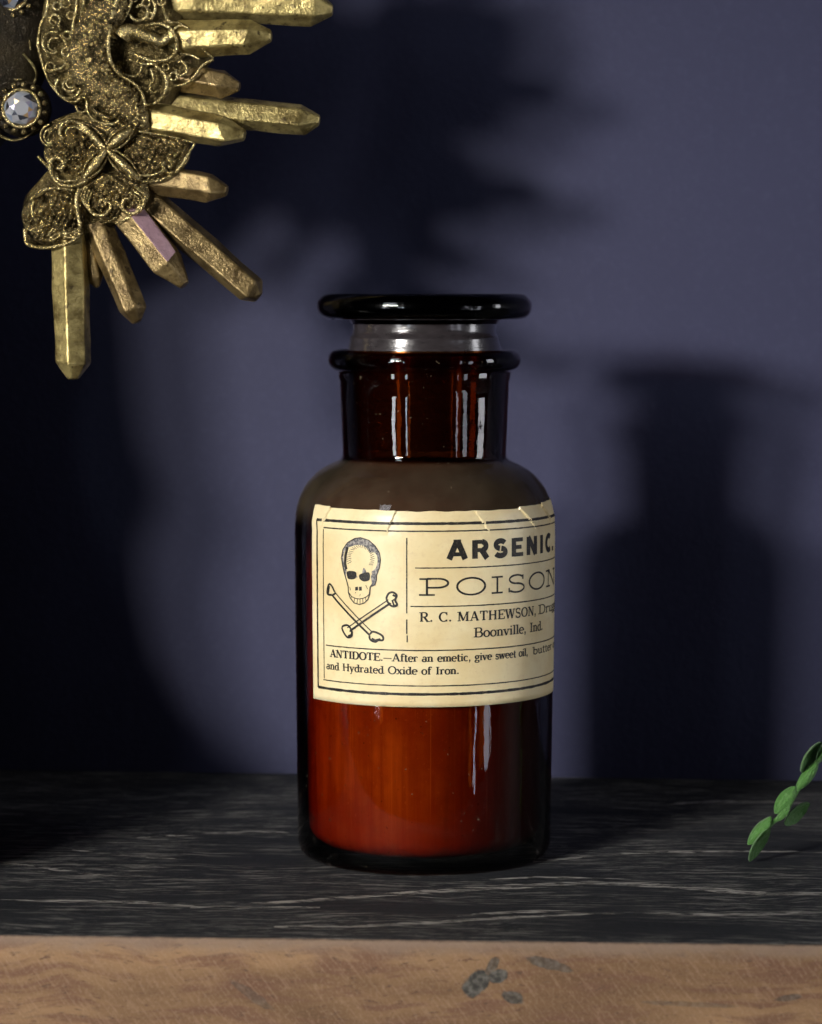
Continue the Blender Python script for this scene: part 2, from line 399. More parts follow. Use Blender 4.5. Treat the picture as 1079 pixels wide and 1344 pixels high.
lathe("ground_plug", plug, mat_ground(), stopper)

# ------------------------------------------------------------------ paper label
def body_r(z):
    p = BODY_PROFILE
    for (r0, z0), (r1, z1) in zip(p, p[1:]):
        if z0 <= z <= z1: return r0 + (r1 - r0)*(z - z0)/max(z1 - z0, 1e-9)
    return p[0][0]
ZTOP = on_cyl(535, 671.5, RB)[1]; ZBOT = on_cyl(557, 928.5, RB)[1]
TH0 = on_cyl(410.5, 800, RB)[0]; TH1 = R(104)
CREASES = [(R(-45.5), -0.10), (R(-12.5), -0.07), (R(22), 0.12), (R(46), 0.20), (R(64), 0.20)]   # angle at top edge, slant (rad per full depth)
CDEPTH = 0.0062
def label_pt(th, z, off=0.0):
    """point on the glued label, with the little overlapping folds where it climbs the shoulder"""
    r = body_r(z) + 0.00018 + off
    d = (ZTOP - z) / CDEPTH
    if d < 1.0:
        f = max(0.0, 1 - d)
        lift = 0.0
        for k, (c, sl) in enumerate(CREASES):
            x = (th - (c + sl*d)) * (1 if k < 2 else -1)
            if 0 <= -x < 0.34: lift = max(lift, 0.00052*(1 - (-x)/0.34)*min(1, f*2.2))
        r += lift
    return Vector((r*math.sin(th), -r*math.cos(th), z))
def mat_paper():
    m = N("aged cream paper"); P = m.obj()
    n1 = m.noise(P, 60, 4); n2 = m.noise(P, 900, 4, 0.65); n3 = m.noise(m.mapping(P, (120, 120, 500)), 1.0, 3)
    c = m.mix(m.smooth(n1, 0.35, 0.65), (0.84, 0.675, 0.36), (0.93, 0.80, 0.485))
    c = m.mix(m.math('MULTIPLY', m.smooth(m.noise(P, 140, 5, 0.7), 0.54, 0.72), 0.28), c, (0.70, 0.50, 0.26))
    c = m.mix(m.math('MULTIPLY', m.smooth(n2, 0.5, 0.8), 0.35), c, (0.66, 0.50, 0.27))
    c = m.mix(m.math('MULTIPLY', m.smooth(n3, 0.55, 0.75), 0.2), c, (0.68, 0.50, 0.26))
    m.principled(Base_Color=c, Roughness=0.34, i13=0.45, Normal=m.bump(n2, 0.12, 0.0003))
    return m.m
M_PAPER = mat_paper()
def mat_ink():
    m = N("printing ink"); P = m.obj(); n = m.noise(P, 2600, 3, 0.6); n2 = m.noise(P, 350, 2)
    k = m.math('ADD', m.math('MULTIPLY', m.smooth(n, 0.5, 0.78), 0.35), m.math('MULTIPLY', m.smooth(n2, 0.5, 0.8), 0.15))
    m.principled(Base_Color=m.mix(k, (0.017, 0.016, 0.015), (0.30, 0.25, 0.17)), Roughness=0.5, i13=0.3); return m.m
M_INK = mat_ink()
def mat_shade():
    m = N("grey engraved hatching"); P = m.obj(); n = m.noise(P, 1500, 2, 0.5)
    m.principled(Base_Color=m.mix(m.smooth(n, 0.4, 0.65), (0.10, 0.10, 0.11), (0.40, 0.37, 0.33)), Roughness=0.5, i13=0.3); return m.m
M_SHADE = mat_shade()
nu, nv = 420, 64
vs, fs = [], []
for j in range(nv + 1):
    t = j/nv
    for i in range(nu + 1):
        th = TH0 + (TH1 - TH0)*i/nu
        ztop = ZTOP + 0.00022*mnoise.noise(Vector((th*9, 0, 0)))
        if th < R(-45.5): ztop += 0.00065
        elif th < R(-12.5): ztop += 0.0002
        elif th > R(46): ztop += 0.0005 + (0.0005 if th > R(64) else 0)
        z = ZBOT + (ztop - ZBOT)*(1 - (1 - t)**1.8)
        e = 0.0
        if i == 0: e = 0.0035*mnoise.noise(Vector((z*400, 3, 0)))
        vs.append(label_pt(th + e, z))
for j in range(nv):
    for i in range(nu):
        a = j*(nu+1) + i; fs.append((a, a+1, a+nu+2, a+nu+1))
label = mesh_obj("paper_label", vs, fs, M_PAPER, bottle, smooth=False)
auto_smooth(label, 12)
label['label'] = "cream paper poison label printed in black"
so = label.modifiers.new("thickness", 'SOLIDIFY'); so.thickness = 0.00012; so.offset = -1

# --- print: all polygons are laid out flat as (u = arc length, v = height) and wrapped on the label
class Print:
    def __init__(s): s.v = []; s.f = []
    def poly_strip(s, left, right, off=0.00006):
        k = len(s.v)
        for (a, b) in zip(left, right):
            s.v.append(label_pt(a[0]/RB, a[1], off)); s.v.append(label_pt(b[0]/RB, b[1], off))
        for i in range(len(left) - 1):
            s.f.append((k+2*i, k+2*i+1, k+2*i+3, k+2*i+2))
    def stroke(s, pts, ws, off=0.00006, maxseg=0.0012):
        P, W = [pts[0]], [ws[0]]
        for i in range(1, len(pts)):
            d = math.dist(pts[i], pts[i-1]); n = max(1, int(d/maxseg))
            for q in range(1, n+1):
                f = q/n
                P.append((pts[i-1][0]+(pts[i][0]-pts[i-1][0])*f, pts[i-1][1]+(pts[i][1]-pts[i-1][1])*f)); W.append(ws[i-1]+(ws[i]-ws[i-1])*f)
        Lf, Rt = [], []
        for i in range(len(P)):
            a, b = P[max(i-1, 0)], P[min(i+1, len(P)-1)]
            dx, dy = b[0]-a[0], b[1]-a[1]; l = math.hypot(dx, dy) or 1e-9
            nx, ny = -dy/l*W[i]/2, dx/l*W[i]/2
            Lf.append((P[i][0]+nx, P[i][1]+ny)); Rt.append((P[i][0]-nx, P[i][1]-ny))
        s.poly_strip(Lf, Rt, off)
    def fan(s, pts, off):
        cx = sum(p[0] for p in pts)/len(pts); cy = sum(p[1] for p in pts)/len(pts)
        k = len(s.v); s.v.append(label_pt(cx/RB, cy, off))
        for p in pts: s.v.append(label_pt(p[0]/RB, p[1], off))
        n = len(pts)
        for i in range(n): s.f.append((k, k+1+i, k+1+(i+1) % n))
    def build(s, name, mat=None): return mesh_obj(name, s.v, s.f, mat or M_INK, label)
def uv(px, py):
    th, z = on_cyl(px, py, RB); return (th*RB, z)

TN, TK = 'n', 't'
def serif_glyphs():
    V = lambda x, a=0, b=1, w=TK: ('L', x, a, x, b, w)
    H = lambda x0, x1, y: ('L', x0, y, x1, y, TN)
    Lw = lambda x0, y0, x1, y1, w: ('L', x0, y0, x1, y1, w)
    A = lambda cx, cy, rx, ry, a0, a1, w='m': ('A', cx, cy, rx, ry, a0, a1, w)
    S = lambda x, y, h=.15: ('S', x, y, h)
    D = lambda x, y, r=.1: ('D', x, y, r)
    X = .66
    return {
     'A': (.92, [Lw(.12, 0, .44, 1, TN), Lw(.44, 1, .78, 0, TK), H(.23, .64, .32), S(.12, 0), S(.78, 0)]),
     'B': (.82, [V(.2), H(.2, .46, .97), H(.2, .48, .53), H(.2, .48, .03), A(.46, .75, .2, .22, -90, 90), A(.48, .28, .25, .25, -90, 90), S(.16, .0), S(.16, 1)]),
     'C': (.86, [A(.46, .5, .37, .48, 48, 312), Lw(.74, .68, .74, 1, TN), Lw(.74, .0, .74, .22, TN)]),
     'D': (.92, [V(.2), H(.2, .46, .97), H(.2, .46, .03), A(.46, .5, .36, .47, -90, 90), S(.16, 0), S(.16, 1)]),
     'E': (.84, [V(.2), H(.2, .74, .97), H(.2, .58, .52), H(.2, .76, .03), Lw(.74, 1, .74, .74, TN), Lw(.77, 0, .77, .27, TN), Lw(.58, .4, .58, .64, TN), S(.16, 0), S(.16, 1)]),
     'H': (.96, [V(.2), V(.76), H(.2, .76, .52), S(.2, 0), S(.2, 1), S(.76, 0), S(.76, 1)]),
     'I': (.46, [V(.23), S(.23, 0, .17), S(.23, 1, .17)]),
     'M': (1.14, [V(.17, w=TN), Lw(.2, 1, .56, .06, TK), Lw(.56, .06, .92, 1, TN), V(.94), S(.17, 0), S(.15, 1), S(.94, 0), S(.97, 1)]),
     'N': (.98, [V(.17, w=TN), Lw(.17, 1, .79, 0, TK), V(.79, w=TN), S(.17, 0), S(.14, 1), S(.79, 1)]),
     'O': (.94, [A(.47, .5, .38, .48, 0, 360)]),
     'P': (.84, [V(.2), H(.2, .48, .97), H(.2, .48, .46), A(.48, .715, .26, .255, -90, 90), S(.2, 0, .2), S(.16, 1)]),
     'R': (.90, [V(.2), H(.2, .46, .97), H(.2, .46, .5), A(.46, .735, .23, .235, -90, 90), Lw(.44, .5, .76, 0, TK), S(.2, 0), S(.16, 1), S(.82, 0, .08)]),
     'S': (.74, [A(.37, .745, .25, .24, 35, 270, 'h'), A(.37, .255, .28, .25, 90, -145, 'h'), Lw(.60, .72, .60, .98, TN), Lw(.11, .02, .11, .28, TN)]),
     'T': (.84, [V(.42), H(.06, .78, .97), Lw(.07, 1, .07, .72, TN), Lw(.77, 1, .77, .72, TN), S(.42, 0, .18)]),
     'W': (1.16, [Lw(.08, 1, .34, 0, TK), Lw(.34, 0, .58, 1, TN), Lw(.58, 1, .82, 0, TK), Lw(.82, 0, 1.06, 1, TN), S(.1, 1), S(.56, 1), S(1.05, 1, .1)]),
     'a': (.60, [A(.26, .19, .18, .18, 0, 360), V(.45, 0.04, .46), A(.29, .44, .17, .2, 0, 150), S(.5, .03, .07)]),
     'b': (.62, [V(.15), A(.33, .32, .22, .31, -155, 155), S(.1, 1, .08)]),
     'c': (.56, [A(.3, .33, .22, .32, 50, 315), D(.44, .53, .07)]),
     'd': (.64, [V(.48), A(.3, .32, .22, .31, 25, 335), S(.43, 1, .08), S(.53, 0, .07)]),
     'e': (.58, [A(.3, .33, .23, .32, 0, 315), H(.1, .52, .36)]),
     'f': (.42, [V(.18, 0, .82), A(.32, .82, .14, .16, 25, 180), H(.04, .38, X), S(.18, 0, .13)]),
     'g': (.58, [A(.27, .44, .18, .2, 0, 360), A(.28, -.1, .22, .14, 0, 360), Lw(.16, .24, .14, .06, TN), Lw(.42, .6, .54, .64, TN)]),
     'h': (.66, [V(.15), V(.49, 0, .46), A(.32, .44, .17, .2, 0, 150), S(.15, 0, .12), S(.49, 0, .12), S(.1, 1, .08)]),
     'i': (.34, [V(.17, 0, X), D(.17, .88), S(.17, 0, .13), S(.12, X, .08)]),
     'l': (.34, [V(.17), S(.17, 0, .13), S(.12, 1, .08)]),
     'm': (.98, [V(.15, 0, X), V(.49, 0, .46), V(.82, 0, .46), A(.32, .44, .17, .2, 0, 150), A(.66, .44, .16, .2, 0, 150), S(.15, 0, .12), S(.49, 0, .11), S(.82, 0, .11), S(.1, X, .08)]),
     'n': (.66, [V(.15, 0, X), V(.49, 0, .46), A(.32, .44, .17, .2, 0, 150), S(.15, 0, .12), S(.49, 0, .12), S(.1, X, .08)]),
     'o': (.60, [A(.3, .33, .23, .32, 0, 360)]),
     'r': (.50, [V(.15, 0, X), A(.34, .44, .18, .2, 60, 150), D(.43, .57, .08), S(.15, 0, .13), S(.1, X, .08)]),
     's': (.50, [A(.25, .48, .15, .16, 35, 270, 'h'), A(.25, .16, .17, .16, 90, -145, 'h'), Lw(.41, .46, .41, .64, TN), Lw(.08, .02, .08, .2, TN)]),
     't': (.42, [V(.18, .1, .88), H(.04, .36, X), A(.28, .12, .11, .11, 180, 330)]),
     'u': (.66, [V(.15, .2, X), V(.49, 0, X), A(.31, .2, .16, .19, 180, 330), S(.1, X, .08), S(.44, X, .08), S(.54, 0, .07)]),
     'v': (.60, [Lw(.08, X, .3, 0, TK), Lw(.3, 0, .5, X, TN), S(.08, X, .1), S(.5, X, .1)]),
     'w': (.86, [Lw(.08, X, .26, 0, TK), Lw(.26, 0, .42, X, TN), Lw(.42, X, .6, 0, TK), Lw(.6, 0, .76, X, TN), S(.08, X, .1), S(.42, X, .1), S(.76, X, .1)]),
     'x': (.60, [Lw(.08, X, .5, 0, TK), Lw(.08, 0, .5, X, TN), S(.08, X, .1), S(.5, X, .1), S(.08, 0, .1), S(.5, 0, .1)]),
     'y': (.60, [Lw(.08, X, .3, 0, TK), Lw(.18, -.3, .5, X, TN), S(.08, X, .1), S(.5, X, .1), D(.12, -.27, .08)]),
     '.': (.30, [D(.14, .09, .11)]), ',': (.32, [D(.15, .08, .11), Lw(.2, .06, .1, -.2, TN)]),
     '-': (1.0, [('L', .04, .36, .96, .36, TN)]), ' ': (.42, []),
    }
SER = serif_glyphs()
def sans_glyphs():
    Lw = lambda *a: ('L', *a, TK)
    A = lambda cx, cy, rx, ry, a0, a1: ('A', cx, cy, rx, ry, a0, a1, 'k')
    return {
     'A': (.90, [Lw(.13, 0, .42, .93), Lw(.48, .93, .77, 0), ('L', .25, .27, .65, .27, TN), ('L', .3, .95, .6, .95, TN)]),
     'R': (.86, [Lw(.2, 0, .2, 1), ('L', .2, .9, .5, .9, TN), ('L', .2, .46, .5, .46, TN), A(.5, .68, .17, .22, -90, 90), Lw(.48, .46, .72, 0)]),
     'S': (.80, [A(.4, .70, .22, .2, 25, 262), A(.4, .30, .24, .2, 82, -155)]),
     'E': (.78, [Lw(.2, 0, .2, 1), ('L', .2, .9, .7, .9, TN), ('L', .2, .5, .62, .5, TN), ('L', .2, .1, .72, .1, TN)]),
     'N': (.90, [Lw(.2, 0, .2, 1), Lw(.2, .98, .68, .02), Lw(.68, 0, .68, 1)]),
     'I': (.42, [Lw(.21, 0, .21, 1)]),
     'C': (.84, [A(.45, .5, .27, .40, 48, 312)]),
     '.': (.30, [('L', .15, 0, .15, .24, TK)]), ' ': (.3, []),
    }
SANS = sans_glyphs()
def arc_pts(cx, cy, rx, ry, a0, a1):
    n = max(6, int(abs(a1 - a0)/14))
    return [(cx + rx*math.cos(R(a0+(a1-a0)*i/n)), cy + ry*math.sin(R(a0+(a1-a0)*i/n)), R(a0+(a1-a0)*i/n)) for i in range(n+1)]
def set_text(pr, text, start, end_u, cap, glyphs, thick, thin, slab, slope=0.0, space=0.0, split=None):
    """lay text from uv start so that it ends at arc length end_u; cap = capital height in metres"""
    nat = sum(glyphs[c][0] + space for c in text) * cap
    sx = (end_u - start[0]) / nat
    u = start[0]
    for c in text:
        adv, prims = glyphs[c]
        fx = lambda x: u + x*cap*sx
        fy = lambda x, y: start[1] + y*cap + slope*(fx(x) - start[0])
        wt = {TK: thick*cap, TN: thin*cap}
        for p in prims:
            if p[0] == 'L':
                _, x0, y0, x1, y1, w = p
                pr.stroke([(fx(x0), fy(x0, y0)), (fx(x1), fy(x1, y1))], [wt[w]]*2)
            elif p[0] == 'S':
                _, x, y, h = p
                yy = y + (slab/2 if y < 0.5 else -slab/2)
                hw = max(h, thick*0.5/sx + 0.06)
                pr.stroke([(fx(x-hw), fy(x, yy)), (fx(x+hw), fy(x, yy))], [slab*cap]*2)
            elif p[0] == 'D':
                _, x, y, r = p
                pr.fan([(fx(x)+r*cap*math.cos(k*math.pi/5), fy(x, y)+r*cap*math.sin(k*math.pi/5)) for k in range(10)], 0.00006)
            else:
                _, cx, cy, rx, ry, a0, a1, m = p
                pts = arc_pts(cx, cy, rx, ry, a0, a1)
                ws = []
                for (_, _, a) in pts:
                    k = abs(math.cos(a))**1.5
                    if m == 'h': k = 1 - k*0.75
                    if m == 'h' and abs(math.sin(a)) > .9 and ((a > 0 and cy > .45) or (a < 0 and cy < .3)): k = 0.25
                    if m == 'k': k = 0.75
                    ws.append((thin + (thick - thin)*k)*cap)
                pr.stroke([(fx(x), fy(x, y)) for x, y, _ in pts], ws)
        u += (adv + space)*cap*sx
MM = 0.001
def px_cap(px, y0, y1): return uv(px, y0)[1] - uv(px, y1)[1]
# rules and border
pr = Print()
b_l = uv(417.3, 790)[0]; i_l = uv(425.3, 790)[0]; u_r = R(103)*RB
z_tt = uv(535, 687.3)[1]; z_ti = uv(535, 697.2)[1]; z_bt = uv(557, 911.5)[1]; z_bi = uv(557, 900.5)[1]
def hrule(u0, u1, z, w, z1=None):
    n = 90
    pr.stroke([(u0 + (u1-u0)*i/n, z + ((z1 or z) - z)*i/n + 0.00004*mnoise.noise(Vector((i*.7, z*1e3, 0)))) for i in range(n+1)],
              [w*(1 + 0.28*mnoise.noise(Vector((i*.9, z*1e3, 4)))) for i in range(n+1)])
def vrule(u, z0, z1, w):
    n = 50
    pr.stroke([(u, z0 + (z1-z0)*i/n) for i in range(n+1)], [w*(1 + 0.3*mnoise.noise(Vector((i*.9, u*1e3, 4)))) for i in range(n+1)])
hrule(b_l, u_r, z_tt, 0.00072); hrule(b_l, u_r, z_bt, 0.00072); vrule(b_l, z_bt, z_tt, 0.00062)
hrule(i_l, u_r, z_ti, 0.00036); hrule(i_l - 0.0003, u_r, z_bi, 0.00030); vrule(i_l, z_bi + 0.0004, z_ti - 0.0004, 0.00030)
vu = uv(534, 780)[0]
vrule(vu, uv(534, 805)[1], uv(534, 706)[1], 0.00032); vrule(vu, uv(535, 832)[1], uv(535, 813)[1], 0.00034); vrule(vu + 0.0001, uv(535, 843)[1], uv(535, 834)[1], 0.00030)
hrule(uv(545, 745)[0], u_r, uv(557, 745.5)[1], 0.00030); hrule(uv(539, 796)[0], u_r, uv(557, 796)[1], 0.00030)
hrule(uv(428, 843)[0], u_r, uv(557, 853.8)[1], 0.00032)
pr.build("printed_rules")
# headings and lines of type
p1 = Print(); set_text(p1, "ARSENIC.", uv(585, 734.3), uv(725.5, 719)[0], px_cap(600, 709.5, 734), SANS, 0.32, 0.215, 0, space=.07)
p1.build("printed_heading")
p2 = Print(); s0 = uv(550, 782); set_text(p2, "POISON", s0, R(83)*RB, px_cap(555, 758.8, 782), SER, 0.125, 0.10, 0.10, space=.04)
p2.build("printed_heading")
s0 = uv(550.5, 816); eN = uv(703.5, 805)[0]
p3 = Print(); set_text(p3, "R. C. MATHEWSON,", s0, eN, px_cap(555, 803.6, 816), SER, 0.22, 0.105, 0.09, space=.05)
set_text(p3, "Druggist,", (eN + 0.001, s0[1]), R(97)*RB, px_cap(555, 803.6, 816), SER, 0.21, 0.105, 0.09)
p3.build("printed_name_line")
p4 = Print(); set_text(p4, "Boonville, Ind.", uv(621.5, 836.6), uv(712, 823)[0], px_cap(622, 824, 836.6), SER, 0.21, 0.105, 0.09)
p4.build("printed_town_line")
s0 = uv(433.5, 862); eA = uv(503, 872)[0]
cp = px_cap(520, 862.5, 872.6)
p5 = Print(); set_text(p5, "ANTIDOTE.", s0, eA, cp, SER, 0.29, 0.125, 0.11)
set_text(p5, "-After an emetic, give sweet oil,", (eA, s0[1]), uv(693, 861)[0], cp, SER, 0.23, 0.12, 0.10)
set_text(p5, "butter or", (uv(699, 859)[0], s0[1]), R(86)*RB, cp, SER, 0.23, 0.12, 0.10)
p5.build("printed_antidote_line")
p6 = Print(); set_text(p6, "and Hydrated Oxide of Iron.", uv(428.5, 877.8), uv(603, 889.5)[0], cp, SER, 0.23, 0.12, 0.10)
p6.build("printed_antidote_line")

# skull and crossbones emblem (photo pixels -> label arc/height)
def pxs(zx, zy, sc_=6.539, ox=405, oy=660): return uv(ox + zx/sc_, oy + zy/sc_)
def Q(l, oy=660): return [pxs(x, y, oy=oy) for x, y in l]
def smooth_closed(P, n=5):
    out = []; m = len(P)
    for i in range(m):
        p0, p1, p2, p3 = P[i-1], P[i], P[(i+1) % m], P[(i+2) % m]
        for k in range(n):
            f = k/n
            out.append(tuple(0.5*((2*p1[c]) + (p2[c]-p0[c])*f + (2*p0[c]-5*p1[c]+4*p2[c]-p3[c])*f*f + (3*p1[c]-p0[c]-3*p2[c]+p3[c])*f**3) for c in (0, 1)))
    return out
def fill(pr_, P, off, rings=3):
    pr_.fan(P, off)
skull_shade, skull_ink, skull_paper = Print(), Print(), Print()
cran = smooth_closed(Q([(288, 470), (300, 400), (340, 340), (400, 306), (450, 298), (520, 320), (575, 370), (612, 430), (620, 490), (610, 560), (586, 620), (586, 660), (572, 705), (540, 715), (522, 650),
                        (440, 640), (345, 640), (318, 610), (300, 545)]))
fill(skull_shade, cran, 0.00005)
face = smooth_closed(Q([(345, 420), (375, 375), (435, 360), (500, 385), (535, 440), (550, 500), (545, 570), (540, 640), (545, 690), (530, 720), (525, 790), (512, 830), (480, 860), (440, 872), (395, 858), (360, 815),
                        (345, 770), (350, 715), (328, 650), (330, 590), (345, 520)]))
fill(skull_paper, face, 0.00008)
def line(pr_, zpts, w, oy=660, off=0.00011, close=False):
    P = Q(zpts, oy)
    if close: P = smooth_closed(P) ; P.append(P[0])
    pr_.stroke(P, [w*MM]*len(P), off)
line(skull_ink, [(288, 470), (300, 400), (340, 340), (400, 306), (450, 298), (520, 320), (575, 370), (612, 430), (620, 490), (610, 560), (586, 620), (586, 660), (572, 705), (540, 716)], 0.26)
line(skull_ink, [(288, 470), (300, 545), (312, 600), (330, 660), (345, 720), (347, 770)], 0.34)
line(skull_ink, [(340, 380), (322, 450), (318, 520), (330, 570)], 0.75)
line(skull_ink, [(545, 705), (532, 725), (526, 790)], 0.40)
line(skull_ink, [(347, 770), (362, 815), (395, 858), (440, 872), (480, 860), (512, 830), (526, 790)], 0.30)
line(skull_ink, [(350, 770), (375, 805), (410, 820), (440, 824), (475, 818), (505, 803), (522, 785)], 0.24)
for x0, y0, x1, y1 in ((372, 800, 368, 830), (400, 815, 394, 855), (424, 822, 420, 868), (446, 824, 446, 870), (468, 820, 472, 862), (492, 810, 498, 846)):
    line(skull_ink, [(x0, y0), (x1, y1)], 0.20)
fill(skull_ink, smooth_closed(Q([(335, 590), (370, 583), (412, 595), (412, 640), (385, 656), (348, 652), (335, 625)])), 0.00012)
fill(skull_ink, smooth_closed(Q([(440, 618), (475, 602), (520, 596), (532, 628), (522, 664), (478, 674), (444, 652)])), 0.00012)
fill(skull_ink, Q([(405, 722), (428, 718), (430, 750), (405, 752)]), 0.00012); fill(skull_ink, Q([(437, 720), (460, 718), (462, 752), (438, 754)]), 0.00012)
line(skull_ink, [(358, 720), (366, 750)], 0.16); line(skull_ink, [(495, 705), (510, 740)], 0.18); line(skull_ink, [(404, 775), (412, 765)], 0.14); line(skull_ink, [(448, 780), (444, 800)], 0.14)
rnd = random.Random(4)
for i in range(26):                                             # engraved hatching round the crown
    t = i/25; a = R(200 - 225*t)
    cx, cy = 452, 480
    x0, y0 = cx + 118*math.cos(a), cy - 122*math.sin(a)
    x1, y1 = cx + (84 + rnd.uniform(-6, 4))*math.cos(a - .1), cy - (98 + rnd.uniform(-6, 4))*math.sin(a - .1)
    line(skull_ink, [(x0, y0), (x1, y1)], 0.13, off=0.00013)
# bones, coordinates in the second zoom (origin y 750)
def bone(shaft_a, shaft_b, endA, endB, w):
    ea, eb = smooth_closed(Q(endA, 750), 4), smooth_closed(Q(endB, 750), 4)
    (ax, ay), (bx, by) = shaft_a, shaft_b
    l = math.hypot(bx-ax, by-ay); nx, ny = -(by-ay)/l*w, (bx-ax)/l*w
    quad = Q([(ax+nx, ay+ny), (bx+nx, by+ny), (bx-nx, by-ny), (ax-nx, ay-ny)], 750)
    return ea, eb, quad, (ax+nx, ay+ny), (bx+nx, by+ny), (ax-nx, ay-ny), (bx-nx, by-ny)
def draw_bone(b, lay):
    ea, eb, quad, a1, b1, a2, b2 = b
    off = 0.00010 + lay
    for e in (ea, eb):
        skull_ink.stroke(e + [e[0]], [0.55*MM]*(len(e)+1), off); fill(skull_paper, e, off - 0.00002)
    line(skull_ink, [a1, b1], 0.55, 750, off); line(skull_ink, [a2, b2], 0.30, 750, off)
    fill(skull_paper, quad, off + 0.00001)
draw_bone(bone((215, 185), (545, 540), [(182, 108), (205, 125), (222, 160), (232, 190), (205, 200), (170, 195), (166, 160)], [(545, 520), (570, 520), (610, 535), (640, 560), (638, 590), (600, 590), (575, 604), (535, 588), (525, 555)], 17), 0.0)
draw_bone(bone((345, 500), (700, 255), [(292, 478), (330, 460), (358, 478), (375, 520), (372, 555), (340, 565), (310, 530)], [(672, 235), (690, 190), (725, 178), (758, 205), (745, 245), (762, 285), (735, 300), (700, 285)], 17), 0.00006)
line(skull_ink, [(725, 200), (752, 215), (748, 238), (722, 250), (735, 290), (758, 290)], 0.55, 750, 0.00022)
line(skull_ink, [(186, 125), (180, 165), (176, 190)], 0.5, 750, 0.00020); line(skull_ink, [(345, 555), (372, 545), (378, 515)], 0.6, 750, 0.00022)
line(skull_ink, [(545, 575), (575, 590), (620, 580)], 0.5, 750, 0.00020); line(skull_ink, [(370, 500), (520, 400), (690, 285)], 0.24, 750, 0.00022)
em = skull_shade.build("skull_emblem_shading", M_SHADE)
skull_paper.build("skull_emblem_paper", M_PAPER)
skull_ink.build("skull_emblem_ink")

# ------------------------------------------------------------------ gilded crystal ornament
def mat_gold(name, c0, c1, metallic=0.55, rough=0.36, bump=0.25, scale=500, pit=0.5, pf=0.16):
    m = N(name); P = m.obj()
    n1 = m.noise(P, scale*pf, 4, 0.6); n2 = m.noise(P, scale, 4, 0.65); n3 = m.noise(P, scale*3.2, 3, 0.6)
    c = m.mix(m.smooth(n1, 0.3, 0.7), c0, c1)
    c = m.mix(m.math('MULTIPLY', m.smooth(n2, 0.56, 0.70), pit), c, (0.050, 0.032, 0.016))
    c = m.mix(m.math('MULTIPLY', m.smooth(n3, 0.6, 0.75), 0.35), c, (0.42, 0.30, 0.20))
    h = m.math('ADD', n2, m.math('MULTIPLY', n3, 0.5))
    m.principled(Base_Color=c, Metallic=metallic, Roughness=m.math('ADD', m.math('MULTIPLY', n2, 0.3), rough - 0.15), Normal=m.bump(h, bump, 0.0006))
    return m.m
M_GOLD = mat_gold("gilded crystal", (0.17, 0.125, 0.04), (0.60, 0.485, 0.19), metallic=0.65, bump=0.5, scale=420, pit=0.85, pf=0.45)
M_GOLD2 = mat_gold("brown gilded crystal", (0.12, 0.08, 0.03), (0.36, 0.26, 0.11), metallic=0.65, bump=0.55, pit=0.85, scale=460, pf=0.5)
M_FIL = mat_gold("antique gold casting", (0.06, 0.042, 0.015), (0.46, 0.36, 0.16), metallic=0.85, rough=0.22, bump=0.9, scale=750, pit=0.8, pf=0.5)
M_RIM = mat_gold("polished antique gold", (0.26, 0.195, 0.07), (0.62, 0.50, 0.24), metallic=0.85, rough=0.26, bump=0.6, scale=800, pit=0.5, pf=0.35)
M_DARK = mat_gold("blackened bronze", (0.018, 0.014, 0.008), (0.055, 0.042, 0.02), metallic=0.6, rough=0.45, bump=1.0, scale=600, pit=0.5)
M_BRONZE = mat_gold("dark antique gold", (0.05, 0.037, 0.014), (0.18, 0.135, 0.05), metallic=0.85, rough=0.32, bump=1.0, scale=700, pit=0.8)
M_PINK = mat_gold("pinkish gilded facet", (0.52, 0.32, 0.38), (0.70, 0.46, 0.52), metallic=0.4, rough=0.35, scale=900, pit=0.25)

YO = 0.004
def OP(px, py, h=0.0): return at_y(px, py, YO - h*MM)
PXM = 1/FPX*(YO - CAM.y)                                         # metres per pixel at the ornament
orn_base = OP(-340, 0).copy()
ornament = thing("gilded_ornament", "gold crystal sunburst ornament with scrollwork and clear rhinestones on dark stand", "ornament", (orn_base.x, 0.0, 0.0))
OM = Matrix.Translation(-Vector((orn_base.x, 0.0, 0.0)))
def opart(name, verts, faces, mat, smooth=True, parent=None):
    return mesh_obj(name, [OM @ Vector(v) for v in verts], faces, mat, parent or ornament, smooth)
def catmull(P, n):
    out = []
    for i in range(len(P) - 1):
        p0, p1, p2, p3 = P[max(i-1, 0)], P[i], P[i+1], P[min(i+2, len(P)-1)]
        for k in range(n):
            f = k/n
            out.append(tuple(0.5*((2*p1[c]) + (p2[c]-p0[c])*f + (2*p0[c]-5*p1[c]+4*p2[c]-p3[c])*f*f + (3*p1[c]-p0[c]-3*p2[c]+p3[c])*f**3) for c in range(len(p1))))
    out.append(P[-1]); return out
def tube(name, pts, mat, ring=8, n=6, flat=1.0, rib=None, parent=None):
    """pts: (px, py, h in mm, radius in px)"""
    P = catmull([tuple(map(float, p)) for p in pts], n)
    C = [OP(p[0], p[1], p[2]) for p in P]; vs, fs = [], []
    up = Vector((0, -1, 0)); s = 0.0
    for i, c in enumerate(C):
        d = (C[min(i+1, len(C)-1)] - C[max(i-1, 0)]).normalized()
        if i: s += (C[i]-C[i-1]).length
        side = d.cross(up).normalized(); nrm = side.cross(d)
        rr = P[i][3]*PXM
        for k in range(ring):
            a = 2*math.pi*k/ring
            q = rr
            if rib: q = rib(rr, s, a, i/len(C))
            vs.append(c + side*(q*math.cos(a)) + nrm*(q*flat*math.sin(a)))
    for i in range(len(C)-1):
        for k in range(ring):
            a, b = i*ring+k, i*ring+(k+1) % ring
            fs.append((a, b, b+ring, a+ring))
    fs.append(tuple(reversed(range(ring)))); fs.append(tuple(range(len(vs)-ring, len(vs))))
    return opart(name, vs, fs, mat, True, parent)
